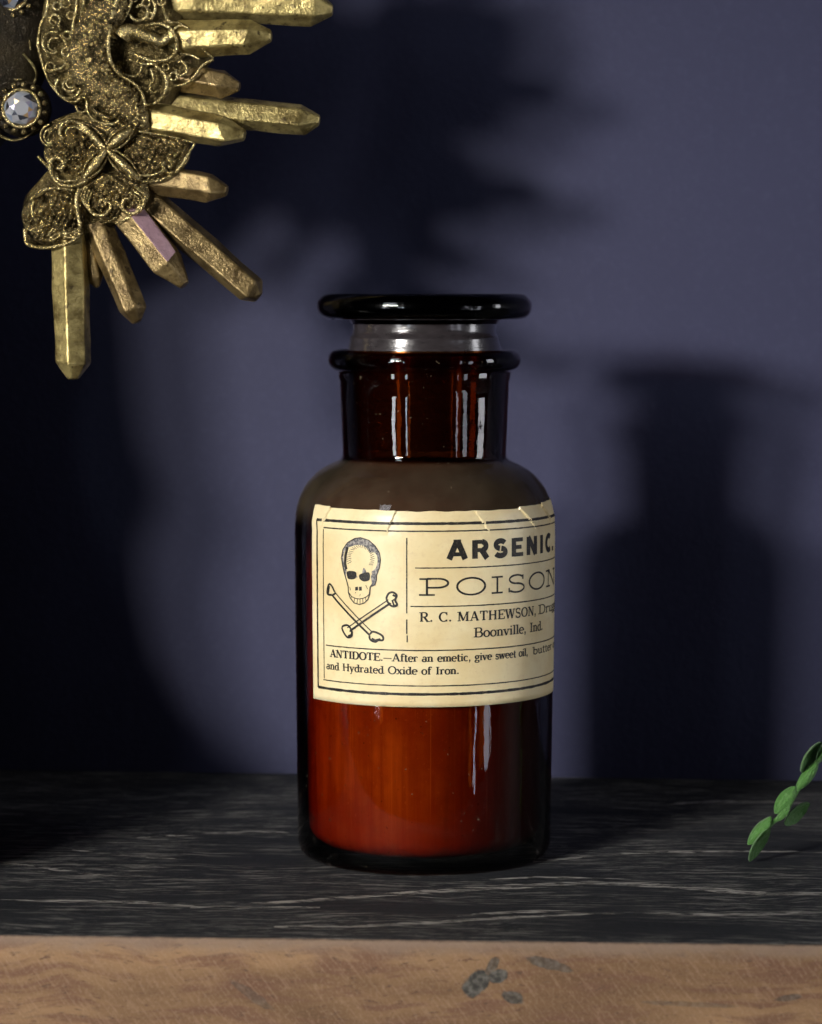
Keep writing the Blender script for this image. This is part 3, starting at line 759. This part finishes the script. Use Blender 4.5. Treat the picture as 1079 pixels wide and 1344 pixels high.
def spiral(cx, cy, r0, r1, a0, a1, h, w0, w1, n=9):
    return [(cx + (r0+(r1-r0)*i/n)*math.cos(R(a0+(a1-a0)*i/n)), cy + (r0+(r1-r0)*i/n)*math.sin(R(a0+(a1-a0)*i/n)), h, w0+(w1-w0)*i/n) for i in range(n+1)]
def weave(x, y, s=5.2):
    x += 3.5*mnoise.noise(Vector((x*0.09, y*0.09, 4))); y += 3.5*mnoise.noise(Vector((x*0.09, y*0.09, 9)))
    a, b = math.floor(x/s), math.floor(y/s)
    fx, fy = x/s - a, y/s - b
    return (math.sin(math.pi*fy)*0.8 + 0.2) * (0.55+0.45*math.sin(math.pi*fx)) if (a+b) % 2 else (math.sin(math.pi*fx)*0.8 + 0.2) * (0.55+0.45*math.sin(math.pi*fy))
def dome(name, cx, cy, rx, ry, rot, h0, H, mat, pattern=0.5, pow_=2.0, seed=0, nr=44, na=170, wob=0.05, s=7.4):
    vs, fs = [], []; ca, sa = math.cos(R(rot)), math.sin(R(rot))
    for i in range(nr+1):
        t = i/nr
        for k in range(na):
            a = 2*math.pi*k/na
            w = 1 + wob*math.sin(3*a+seed) + wob*0.6*math.sin(5*a+seed*2)
            x, y = rx*t*w*math.cos(a), ry*t*w*math.sin(a)
            h = h0 + H*(1 - t**pow_)
            fade = min(1, (1-t)*5)
            h += pattern*fade*(weave(x*0.8+y*0.6, -x*0.6+y*0.8, s) - 0.4) + 0.45*pattern*mnoise.noise(Vector((x*0.22, y*0.22, seed)))
            vs.append(OP(cx + x*ca - y*sa, cy + x*sa + y*ca, h))
    for i in range(nr):
        for k in range(na):
            j = (k+1) % na
            if i == 0: fs.append((k, na+k, na+j))
            else: fs.append((i*na+k, (i+1)*na+k, (i+1)*na+j, i*na+j))
    b = len(vs)
    for k in range(na):
        p = vs[nr*na+k]; vs.append(p + Vector((0, 0.004, 0)))
    for k in range(na):
        j = (k+1) % na; fs.append((nr*na+k, b+k, b+j, nr*na+j))
    return opart(name, vs, fs, mat, True)
def plate(name, pts, h_front, thick, mat, round_=1.2):
    """cast plate with a rounded edge from an outline in photo pixels"""
    P = smooth_closed([tuple(map(float, p)) for p in pts], 4); n = len(P)
    cx = sum(p[0] for p in P)/n; cy = sum(p[1] for p in P)/n
    vs, fs = [], []
    for shrink, h in ((0.0, h_front), (0.45, h_front + .6), (0.80, h_front), (0.94, h_front - 0.6*round_), (1.0, h_front - 1.6*round_), (1.0, h_front - thick)):
        for (x, y) in P:
            xx, yy = cx + (x-cx)*shrink, cy + (y-cy)*shrink
            vs.append(OP(xx, yy, h + 0.7*mnoise.noise(Vector((xx*0.06, yy*0.06, 1)))))
    for i in range(5):
        for k in range(n):
            j = (k+1) % n; fs.append((i*n+k, (i+1)*n+k, (i+1)*n+j, i*n+j))
    fs.append(tuple(reversed(range(5*n, 6*n))))
    return opart(name, vs, fs, mat, True)
crn = random.Random(11)
def crystal(base, tip, w, hb, ht, roll, mat=M_GOLD, tipf=0.62, skew=(0, 0), pink=None):
    A, B = OP(base[0], base[1], hb), OP(tip[0], tip[1], ht)
    d = (B - A); Ln = d.length; d.normalize()
    rad = w*PXM/2*1.06
    side = d.cross(Vector((0, -1, 0))).normalized(); nrm = side.cross(d)
    tl = rad*2*tipf
    if tl > Ln*0.6: tl = Ln*0.6
    vs = []; irr = [crn.uniform(0.80, 1.08) for _ in range(6)]; sh = [crn.uniform(-0.34, 0.34) for _ in range(6)]
    NS = 7; sd = crn.random()*50
    for r_ in range(NS):
        f = r_/(NS-1); t = (Ln - tl)*f; k = 1.0 - 0.08*f
        for q in range(6):
            a = R(roll) + q*math.pi/3
            ext = sh[q]*tl if r_ == NS-1 else 0
            j = 1 + 0.10*mnoise.noise(Vector((q*3.1 + sd, f*5, sd))) * (1 if 0 < r_ else 0)
            vs.append(A + d*(t+ext) + (side*math.cos(a) + nrm*math.sin(a))*rad*k*irr[q]*j)
    T = B + (side*skew[0] + nrm*skew[1])*rad
    for q in range(6):
        a = R(roll) + q*math.pi/3
        vs.append(T - d*(tl*0.03*crn.random()) + (side*math.cos(a) + nrm*math.sin(a))*rad*0.30)
    fs = [tuple(reversed(range(6))), tuple(range(6*NS, 6*NS+6))]
    for q in range(6):
        j = (q+1) % 6
        fs += [(r_*6+q, r_*6+j, r_*6+6+j, r_*6+6+q) for r_ in range(NS)]
    o = opart("crystal", vs, fs, mat, False)
    if pink is not None:
        o.data.materials.append(M_PINK)
        for r_ in range(2, NS-1): o.data.polygons[2 + NS*pink + r_].material_index = 1
    bv = o.modifiers.new("worn edges", 'BEVEL'); bv.width = 0.00045; bv.segments = 2; bv.limit_method = 'ANGLE'; bv.angle_limit = R(22)
    return o
# body of the ornament (mostly beyond the frame), crest plate, stand
vs, fs = [], []
nr, na = 26, 96
for i in range(nr+1):
    t = i/nr
    for k in range(na):
        a = 2*math.pi*k/na
        x, y = 420*t*math.cos(a), 330*t*math.sin(a)
        h = -7 + 16*math.sqrt(max(0, 1-t*t)) + 1.1*mnoise.noise(Vector((x*0.05, y*0.05, 3))) + 0.7*mnoise.noise(Vector((x*0.14, y*0.14, 9)))
        vs.append(OP(-340 + x, y, h))
for i in range(nr):
    for k in range(na):
        j = (k+1) % na
        fs.append((k, na+k, na+j) if i == 0 else (i*na+k, (i+1)*na+k, (i+1)*na+j, i*na+j))
b = len(vs)
for t in (0.95, 0.8):
    for k in range(na):
        a = 2*math.pi*k/na; vs.append(OP(-340 + 420*t*math.cos(a), 330*t*math.sin(a), -14 if t > .9 else -20))
for k in range(na):
    j = (k+1) % na; fs += [(nr*na+k, b+k, b+j, nr*na+j), (b+k, b+na+k, b+na+j, b+j)]
fs.append(tuple(reversed(range(b+na, b+2*na))))
opart("body", vs, fs, M_DARK)
CREST = [(60, -60), (50, 30), (52, 60), (60, 98), (78, 128), (108, 146), (66, 160), (58, 200), (70, 232), (34, 256), (31, 300), (42, 326), (78, 324), (112, 316), (140, 300), (178, 284), (200, 252), (236, 226), (251, 196),
         (240, 166), (226, 140), (244, 112), (258, 99), (279, 78), (262, 58), (245, 38), (238, 10), (244, -60), (220, -120), (120, -150), (70, -110)]
plate("crest_plate", CREST, -1.0, 11, M_BRONZE)
plate("crest_plate", [(-680 - x, y) for x, y in reversed(CREST)], -1.0, 11, M_BRONZE)
zc = orn_base.z
stand_prof = [(0, 0), (0.0830, 0), (0.0855, 0.003), (0.0855, 0.017), (0.0840, 0.021), (0.079, 0.026), (0.070, 0.034), (0.058, 0.045), (0.049, 0.057), (0.043, 0.070), (0.040, 0.085), (0.039, 0.100), (0.044, 0.112), (0.044, 0.120), (0.040, 0.130),
              (0.038, 0.145), (0.034, zc - 0.03), (0.012, zc), (0, zc)]
def mat_stand():
    m = N("dark turned wood"); P = m.obj()
    n = m.noise(m.mapping(P, (200, 200, 20)), 1.0, 4)
    m.principled(Base_Color=m.mix(n, (0.010, 0.008, 0.007), (0.03, 0.022, 0.016)), Roughness=0.45); return m.m
lathe("stand", stand_prof, mat_stand(), ornament, 64).location = (-0.0195, 0, 0)
# crystals: those in view, then the ones that ring the rest of the body
crystal((225, 4), (438, 14), 50, -6, -3.5, 4, tipf=0.45, skew=(0, .2))
crystal((225, 52), (357, 47), 50, -2.5, 2.5, -6, tipf=0.5)
crystal((222, 96), (315, 114), 42, -5.5, -1, 14, M_GOLD2, tipf=0.55)
crystal((215, 138), (420, 158), 47, -7.0, -4, 5, tipf=0.42)
crystal((195, 156), (322, 178), 50, -2.5, 3.0, -4, tipf=0.55)
crystal((175, 232), (299, 251), 48, -5.0, -0.5, 12, M_GOLD2, tipf=0.5)
crystal((155, 232), (340, 391), 46, -7, -3.0, 8, M_GOLD2, tipf=0.28)
crystal((140, 245), (243, 375), 50, -4.5, 2.5, 36, M_GOLD2, tipf=0.6, pink=1)
crystal((118, 275), (180, 424), 41, -5.0, -1.0, 2, M_GOLD2, tipf=0.42)
crystal((108, 290), (128, 378), 22, -6.0, -4.0, 10, M_GOLD2)
crystal((90, 280), (96, 498), 50, -4.5, 2.5, 24, M_GOLD, tipf=0.34)
crystal((255, -20), (350, -14), 40, -5, -6, 20)
for (bs, tp, w) in (((220, -45), (385, -50), 60), ((215, -80), (380, -88), 60), ((190, -110), (365, -140), 60), ((150, -130), (290, -230), 46), ((100, -150), (200, -330), 46), ((30, -200), (80, -360), 42), ((-60, -240), (-40, -420), 46),
                    ((-160, -260), (-150, -400), 40), ((-260, -270), (-262, -450), 46)):
    crystal(bs, tp, w, -3, -4, crn.uniform(0, 30)); crystal((-680-bs[0], bs[1]), (-680-tp[0], tp[1]), w, -3, -4, crn.uniform(0, 30))
for (bs, tp, w) in (((232, 10), (438, 14), 46), ((225, 140), (420, 158), 43), ((185, 234), (299, 250), 45), ((165, 240), (340, 391), 42), ((91, 290), (96, 498), 46)):
    crystal((-680-bs[0], bs[1]), (-680-tp[0], tp[1]), w, -2, -3, crn.uniform(0, 30))
# quatrefoil lobes with woven relief
def lobe(*a, **k): return dome("leaf_lobe", *a, **k)
lobe(98, 194, 40, 37, 20, 0.2, 3.4, M_FIL, pattern=1.4, seed=1)
lobe(203, 205, 47, 33, -14, 0.0, 3.2, M_FIL, pattern=1.2, seed=2)
lobe(150, 256, 46, 34, -5, 0.2, 3.4, M_FIL, pattern=1.3, seed=3)
lobe(72, 286, 42, 38, -12, 0.2, 3.6, M_FIL, pattern=1.4, seed=4)
lobe(150, 168, 34, 24, 0, -0.4, 2.0, M_FIL, pattern=0.5, seed=5)
lobe(236, 186, 20, 12, -40, -0.5, 2.0, M_FIL, pattern=0.4, seed=6)
for ex, ey, w in ((110, 234, 6.5), (183, 236, 6), (173, 168, 6.5), (103, 162, 5)):
    pts = [(140 + (ex-140)*t, 196 + (ey-196)*t, 3.4, max(1.0, w*math.sin(math.pi*(0.12+0.8*t)))) for t in (0, .2, .4, .6, .8, 1)]
    tube("leaf_vein", pts, M_RIM, 10)
    nx, ny = -(ey-196), (ex-140); l = math.hypot(nx, ny); nx, ny = nx/l, ny/l
    for s_ in (-1, 1):
        tube("leaf_vein", [(140 + (ex-140)*t + s_*nx*(3+7*math.sin(math.pi*t)), 196 + (ey-196)*t + s_*ny*(3+7*math.sin(math.pi*t)), 2.9, 1.7) for t in (0.05, .3, .6, .85, 1.02)], M_FIL)
def scroll(pts, mat=M_RIM): return tube("scroll", pts, mat, 8, 5)
def path(l, h, w0, w1=None):
    w1 = w0 if w1 is None else w1
    return [(x, y, h, w0 + (w1-w0)*i/max(len(l)-1, 1)) for i, (x, y) in enumerate(l)]
# upper-left lobe scrolls
scroll(path([(140, 196), (118, 172), (100, 160), (84, 161), (78, 174), (84, 182)], 3.6, 2.6, 2.0))
scroll(path([(135, 197), (116, 178), (101, 167), (90, 168), (86, 176)], 3.4, 1.6, 1.2))
scroll(spiral(68, 180, 17, 12, -100, -260, 2.2, 1.8, 1.4)); scroll(spiral(68, 180, 12, 8, -80, -270, 2.4, 1.8, 1.2))
scroll(spiral(76, 217, 12, 4, -170, 120, 3.0, 3.4, 1.6)); scroll(path([(65, 214), (69, 232), (82, 243), (100, 243), (116, 236)], 2.4, 2.4, 2.0)); scroll(path([(72, 232), (84, 238), (104, 236)], 2.8, 1.5))
scroll(path([(50, 205), (58, 214), (66, 222)], 1.4, 2.2))
# bottom lobe volutes and ridges
scroll(spiral(134, 268, 18, 4, 160, -140, 3.4, 3.0, 2.0)); scroll(spiral(170, 266, 20, 5, -20, 260, 3.4, 3.0, 2.0))
for k in range(4):
    scroll(path([(180 - k*3, 248 + k*3), (190 - k*3, 256 + k*4), (188 - k*4, 268 + k*4), (176 - k*5, 280 + k*3), (166 - k*5, 288 + k*2)], 2.9 - k*0.1, 1.5, 1.1))
    scroll(path([(112 + k*3, 244 + k*2), (107 + k*3, 256 + k*4), (112 + k*4, 270 + k*3), (122 + k*5, 280 + k*2)], 2.9, 1.3, 1.0))
# right lobe rim
scroll(path([(160, 215), (172, 232), (190, 238), (212, 236), (232, 224), (246, 204), (256, 188)], 2.0, 2.0, 1.4)); scroll(spiral(222, 216, 12, 3, 60, 330, 2.8, 2.0, 1.4)); scroll(path([(182, 172), (205, 176), (228, 180), (254, 187)], 2.0, 1.8, 1.2))
scroll(path([(165, 219), (180, 229), (200, 230), (216, 222)], 3.0, 1.3))
# lower-left leaf
scroll(path([(104, 247), (100, 262), (102, 280), (105, 298)], 3.4, 3.0, 2.0)); scroll(path([(40, 262), (55, 250), (75, 247), (98, 250)], 2.2, 2.2, 1.6)); scroll(path([(33, 300), (36, 320), (60, 325), (90, 319), (108, 305)], 1.8, 3.0, 2.4))
for k in range(3): scroll(path([(62 + 3*k, 310 + 3*k), (76 + 2*k, 302 + 4*k), (92 + k, 306 + 3*k), (106, 298 + 4*k)], 3.0 - .3*k, 1.9, 1.3))
scroll(spiral(74, 309, 10, 3, 180, 420, 3.2, 2.4, 1.4)); scroll(path([(36, 300), (50, 304), (58, 296), (56, 286)], 2.8, 1.8, 1.2)); scroll(path([(44, 262), (42, 280), (50, 292)], 2.6, 1.6))
# crest filigree: left openwork
scroll(path([(64, -20), (62, 12), (54, 32), (50, 56), (54, 76), (60, 96), (68, 112), (82, 128), (97, 134), (107, 128)], 2.0, 2.4, 2.0))
scroll(spiral(70, 58, 17, 11, -70, -300, 2.2, 2.3, 1.6)); scroll(spiral(72, 60, 11, 6, -60, -290, 1.6, 2.0, 1.4))
scroll(spiral(88, 112, 19, 14, 10, 215, 2.2, 2.3, 1.8)); scroll(spiral(90, 110, 12, 6, 0, 220, 1.6, 2.4, 1.6))
scroll(path([(101, -10), (100, 15), (95, 40), (97, 65), (101, 84)], 3.0, 2.6, 1.6)); scroll(path([(60, 92), (72, 92), (82, 88), (88, 80)], 2.2, 1.8)); scroll(path([(64, 22), (76, 32), (80, 40)], 2.2, 2.0)); scroll(path([(78, 45), (88, 60), (90, 78), (92, 92)], 2.4, 1.8, 1.4))
for x, y, r in ((86, 4, 6), (93, 20, 5), (72, 26, 7), (88, 46, 5), (87, 68, 5.5), (95, 94, 5), (93, 109, 6), (66, 88, 6), (75, 8, 5)):
    scroll(spiral(x, y, r, r, 0, 352, 2.4, 1.5, 1.5, 10))
scroll(path([(116, 126), (114, 140), (120, 154), (134, 162), (150, 162), (160, 154)], 3.0, 2.4, 1.6)); tube("scroll", path([(122, 136), (128, 148), (142, 154), (150, 152)], 3.0, 4.5, 3.0), M_FIL, 10)
scroll(path([(100, 132), (108, 126), (116, 134), (112, 146), (103, 146), (99, 138)], 1.6, 1.6))
# ribbed horn that curls down the crest
def rib(rr, s, a, t):
    return rr*(1 + 0.09*math.sin(s/PXM*2*math.pi/7.2 + 0.8*math.sin(2*a) + 1.5*mnoise.noise(Vector((s/PXM*.08, a, 1)))) + 0.24*mnoise.noise(Vector((s/PXM*0.20, a*3.4, 5))) + 0.22*mnoise.noise(Vector((s/PXM*0.45, a*7, 8))))
HORN = [(158, -40, 2, 20), (148, -8, 3, 22), (135, 22, 4, 24), (122, 48, 4, 25), (116, 70, 4, 26), (120, 92, 4, 26), (136, 114, 4, 25), (156, 130, 4, 23), (174, 146, 3.4, 18), (188, 162, 2.6, 9), (194, 172, 2, 3)]
tube("ribbed_horn", HORN, M_FIL, 40, 16, 0.42, rib)
scroll(path([(160, -10), (150, 10), (144, 38), (142, 62), (146, 82), (158, 98), (174, 108), (186, 122), (191, 140)], 5.2, 3.2, 2.0)); scroll(path([(112, -6), (103, 40), (98, 68), (102, 96), (116, 118), (124, 126)], 4.2, 1.8, 1.4))
# right curls
tube("scroll_knob", path([(160, 50), (168, 42), (182, 44), (198, 50), (212, 54), (222, 48)], 4.4, 12, 6), M_RIM, 16, 6, 0.8, lambda rr, s, a, t: rr*(1 + 0.12*mnoise.noise(Vector((s/PXM*.3, a*2, 2)))))
scroll(path([(190, 34), (206, 31), (222, 36), (231, 50), (231, 66), (222, 77), (204, 80), (182, 74), (170, 68)], 3.0, 2.6, 3.0)); scroll(path([(170, 78), (190, 84), (212, 82), (226, 76)], 2.2, 2.0))
scroll(path([(204, 86), (215, 96), (219, 110), (214, 126), (202, 136), (192, 137)], 2.6, 2.6, 2.0)); scroll(path([(198, 90), (202, 104), (197, 112), (200, 122), (208, 118)], 2.0, 2.4, 1.6)); scroll(path([(150, 84), (160, 96), (178, 100), (186, 88), (180, 78)], 2.0, 2.2, 1.6))
scroll(spiral(236, 92, 12, 4, -110, 200, 2.0, 2.2, 1.4)); scroll(spiral(240, 46, 14, 5, -150, 160, 2.0, 2.2, 1.6)); scroll(path([(210, -20), (214, 10), (222, 28), (236, 30), (250, 42), (262, 60), (280, 77)], 1.8, 2.2, 1.4)); scroll(path([(280, 78), (266, 86), (256, 99), (243, 110), (230, 112)], 1.8, 2.0, 1.6))
scroll(path([(165, -20), (172, 0), (166, 18), (158, 32)], 2.6, 3.0, 2.0)); scroll(spiral(184, 14, 15, 6, 160, -140, 2.2, 2.4, 1.8)); scroll(path([(196, -10), (204, 10), (198, 26)], 2.2, 2.2)); scroll(path([(222, 62), (236, 70), (250, 72), (262, 78)], 1.6, 2.0)); scroll(path([(190, 140), (205, 150), (222, 158), (238, 172)], 1.4, 2.2, 1.6)); scroll(path([(196, 160), (212, 170), (230, 176)], 1.4, 1.8))
for x, y, r in ((176, -2, 4), (192, 4, 5), (212, 2, 5), (196, 20, 4), (228, 100, 5), (218, 88, 4)): scroll(spiral(x, y, r, r, 0, 350, 2.0, 1.4, 1.4, 9))
# faint filigree on the dark body at the left edge
for l in ([(-10, 60), (12, 48), (26, 30), (34, 12)], [(8, 70), (20, 80), (26, 74), (22, 62)], [(30, 70), (42, 84), (48, 98), (44, 110)], [(2, 100), (14, 104), (30, 104)], [(-5, 176), (16, 184), (34, 180), (46, 170)], [(28, 40), (38, 52), (40, 66)]):
    tube("scroll", path(l, -0.6, 2.2, 1.4), M_FIL, 8, 5)
# raised grains added along the horn and on the lobes for sparkle
nug = random.Random(21)
bm = bmesh.new(); bmesh.ops.create_icosphere(bm, subdivisions=2, radius=1.0)
NUG_V = [v.co.copy() for v in bm.verts]; NUG_F = [tuple(v.index for v in f.verts) for f in bm.faces]; bm.free()
def nugget(x, y, h, r, mat):
    c = OP(x, y, h); sx, sy = nug.uniform(0.8, 1.3), nug.uniform(0.8, 1.3)
    opart("bead", [c + Vector((v.x*r*sx, v.y*r*0.8, v.z*r*sy))*PXM for v in NUG_V], NUG_F, mat)
HP = catmull([tuple(map(float, p)) for p in HORN], 9)
for i, p in enumerate(HP[18:-8]):
    dx, dy = HP[min(i+19, len(HP)-1)][0] - p[0], HP[min(i+19, len(HP)-1)][1] - p[1]; l = math.hypot(dx, dy) or 1
    for q in (0.45, 0.15, -0.15, -0.45, -0.7):
        if nug.random() < 0.55: continue
        qq = q + nug.uniform(-.1, .1)
        nugget(p[0] - dy/l*p[3]*qq, p[1] + dx/l*p[3]*qq, p[2] + p[3]*PXM*1000*0.42*math.sqrt(1 - qq*qq) + 0.35, nug.uniform(1.6, 3.0), M_RIM if nug.random() < 0.5 else M_FIL)
for cx, cy, rx, ry, n_ in ((98, 194, 30, 26, 14), (203, 205, 36, 22, 18), (150, 256, 32, 22, 16), (72, 286, 30, 26, 14), (205, 62, 40, 14, 10), (200, 110, 16, 20, 8), (75, 60, 14, 50, 10)):
    for _ in range(n_):
        a, t = nug.uniform(0, 6.28), math.sqrt(nug.random())
        nugget(cx + rx*t*math.cos(a), cy + ry*t*math.sin(a), 1.3 + 3.1*(1 - t*t*0.7) if n_ > 12 else 1.6, nug.uniform(1.4, 2.8), M_RIM if nug.random() < 0.4 else M_FIL)
# rhinestones
def mat_gem():
    m = N("faceted rhinestone"); a = m.n('ShaderNodeAttribute', {'attribute_name': 'facet_glints'})
    m.principled(Base_Color=a.outputs['Color'], Metallic=0.65, Roughness=0.16, Coat_Weight=1.0, Coat_Roughness=0.03); return m.m
M_GEM = mat_gem()
def gem(cx, cy, r, h, seed):
    rg = random.Random(seed); vs, fs = [], []
    rings = [(1.0, h), (0.94, h + 1.0), (0.68, h + 2.0), (0.42, h + 2.5)]
    for q, (k, hh_) in enumerate(rings):
        for i in range(8):
            a = R(45*i + (22.5 if q % 2 else 0) + 8); vs.append(OP(cx + r*k*math.cos(a), cy + r*k*math.sin(a), hh_))
    vs.append(OP(cx, cy, h + 2.5))
    for q in range(3):
        for i in range(8):
            j = (i+1) % 8; a, b_, c, d = q*8+i, q*8+j, (q+1)*8+i, (q+1)*8+j
            if q % 2 == 0: fs += [(a, b_, c), (b_, d, c)]
            else: fs += [(a, d, c), (a, b_, d)]
    fs.append(tuple(range(24, 32)))
    vs = vs[:-1]
    o = opart("rhinestone", vs, fs, M_GEM, False)
    ca = o.data.color_attributes.new("facet_glints", 'FLOAT_COLOR', 'CORNER')
    pal = [(0.75, 0.82, 0.95), (0.55, 0.68, 0.92), (0.9, 0.9, 0.95), (0.10, 0.11, 0.14), (0.62, 0.58, 0.78), (0.95, 0.62, 0.30), (0.8, 0.85, 0.9), (0.05, 0.05, 0.07)]  # bright and dark reflections painted as a colour per facet
    for p in o.data.polygons:
        c = rg.choice(pal) if len(p.vertices) < 8 else (0.86, 0.88, 0.95)
        for li in p.loop_indices: ca.data[li].color = (*c, 1)
    nb = 15
    for i in range(nb):
        a = 2*math.pi*i/nb + 0.2
        x, y = cx + (r+8)*math.cos(a), cy + (r+8)*math.sin(a)
        bm = bmesh.new(); bmesh.ops.create_icosphere(bm, subdivisions=2, radius=4.0*PXM)
        me = [(OP(x, y, h + 0.2) + v.co) for v in bm.verts]; ff = [tuple(v.index for v in f.verts) for f in bm.faces]; bm.free()
        opart("bead", me, ff, M_FIL)
    tube("bezel", [(cx + (r+1.0)*math.cos(2*math.pi*i/16), cy + (r+1.0)*math.sin(2*math.pi*i/16), h + 0.2, 2.4) for i in range(17)], M_RIM, 8, 3)
    dome("gem_seat", cx, cy, r+14, r+14, 0, h - 2.6, 2.2, M_DARK, pattern=0.2, wob=0.0, nr=8, na=40)
gem(28, 142, 23.5, 1.2, 5); gem(14, -9, 21, 1.2, 8); gem(-100, 70, 24, 5.0, 3); gem(-580, 70, 24, 5.0, 4)

# ------------------------------------------------------------------ trailing green sprig
def mat_leaf():
    m = N("fuzzy green leaf"); P = m.obj(); n = m.noise(P, 1100, 4, 0.65); n2 = m.noise(P, 220, 3)
    c = m.mix(n2, (0.042, 0.155, 0.022), (0.095, 0.27, 0.045)); c = m.mix(m.math('MULTIPLY', m.smooth(n, 0.5, 0.75), 0.5), c, (0.19, 0.38, 0.11))
    m.principled(Base_Color=c, Roughness=0.42, Subsurface_Weight=0.0, Sheen_Weight=0.2, Normal=m.bump(n, 0.7, 0.0008)); return m.m
M_LEAF = mat_leaf()
tipp = at_z(984, 1130, 0.0006)
YS = tipp.y
sprig = thing("plant_sprig", "trailing green sprig with small cupped oval leaves touching the black shelf", "plant", (tipp.x, YS, 0))
SM = Matrix.Translation(-Vector((tipp.x, YS, 0)))
def spart(name, vs, fs, mat): return mesh_obj(name, [SM @ Vector(v) for v in vs], fs, mat, sprig, True)
PXS = (YS - CAM.y)/FPX
def leaf(base, tip, w, roll, cup, dy0=0.0, dy1=0.0, bend=0.0):
    A, B = at_y(base[0], base[1], YS + dy0*MM), at_y(tip[0], tip[1], YS + dy1*MM)
    d = B - A; Ln = d.length; d.normalize()
    side = d.cross(Vector((0, -1, 0))).normalized(); nrm = side.cross(d)      # nrm points to the camera
    c, s = math.cos(R(roll)), math.sin(R(roll)); side, nrm = side*c + nrm*s, nrm*c - side*s
    vs, fs = [], []; ns, nt = 28, 24; W = w*PXS/2
    for side_ in (0, 1):
        for i in range(ns+1):
            t = i/ns; ww = W*(max(0.0, math.sin(math.pi*min(max(t, .001), .999)))**0.62)
            for k in range(nt+1):
                q = -1 + 2*k/nt
                th = 0.00028*(1 - q*q)*(1 if 0 < i < ns else 0)
                vs.append(A + d*(Ln*t) + side*(ww*q) + nrm*(-cup*W*(1 - q*q)*math.sin(math.pi*t)**.7 + bend*Ln*t*(1-t) + (th if side_ else -th) + 0.00016*mnoise.noise(Vector((t*9, q*4, w))) + 0.00022*max(0, 1 - abs(q)*6)*(-1)))
    m_ = (ns+1)*(nt+1)
    for i in range(ns):
        for k in range(nt):
            a = i*(nt+1)+k; fs.append((a, a+1, a+nt+2, a+nt+1)); a += m_; fs.append((a, a+nt+1, a+nt+2, a+1))
    for i in range(ns):
        for k in (0, nt):
            a, b_ = i*(nt+1)+k, (i+1)*(nt+1)+k; fs.append((a, b_, b_+m_, a+m_) if k == 0 else (a, a+m_, b_+m_, b_))
    return spart("leaf", vs, fs, M_LEAF)
leaf((1013, 1072), (981.5, 1109), 19, -38, -0.6, 0, 0)
leaf((1011, 1086), (984, 1131), 44, 61, 0.28, 0, 0)
leaf((1044, 1032), (1017, 1068), 21, -24, -0.45, 1, 0)
leaf((1037, 1055), (1020, 1078), 12, -28, -0.5, 0, -1)
leaf((1030, 1082), (1063, 1055), 34, 135, -0.4, 5, 9)
leaf((1074, 1000), (1045, 1038), 16, -14, -0.7, 3, 1)
leaf((1078, 974), (1052, 1014), 46, 61, 0.28, 2, 1)
leaf((1092, 966), (1072, 1003), 36, 58, 0.3, 5, 4)
def stem(l, r):
    P = catmull([(*p,) for p in l], 5); C = [at_y(p[0], p[1], YS + p[2]*MM) for p in P]; vs, fs = [], []
    for i, c in enumerate(C):
        d = (C[min(i+1, len(C)-1)] - C[max(i-1, 0)]).normalized(); sd = d.cross(Vector((0, -1, 0))).normalized(); nn = sd.cross(d)
        vs += [c + (sd*math.cos(k*math.pi/4) + nn*math.sin(k*math.pi/4))*r*PXS for k in range(8)]
    for i in range(len(C)-1):
        for k in range(8): fs.append((i*8+k, i*8+(k+1) % 8, (i+1)*8+(k+1) % 8, (i+1)*8+k))
    fs.append(tuple(reversed(range(8)))); fs.append(tuple(range(len(vs)-8, len(vs))))
    return spart("stem", vs, fs, M_LEAF)
stem([(1008, 1086, 0), (1016, 1078, 1), (1030, 1066, 1), (1042, 1046, 1), (1050, 1032, 2), (1066, 1010, 3), (1078, 990, 4), (1092, 966, 5), (1112, 930, 7), (1140, 890, 9)], 3.2)
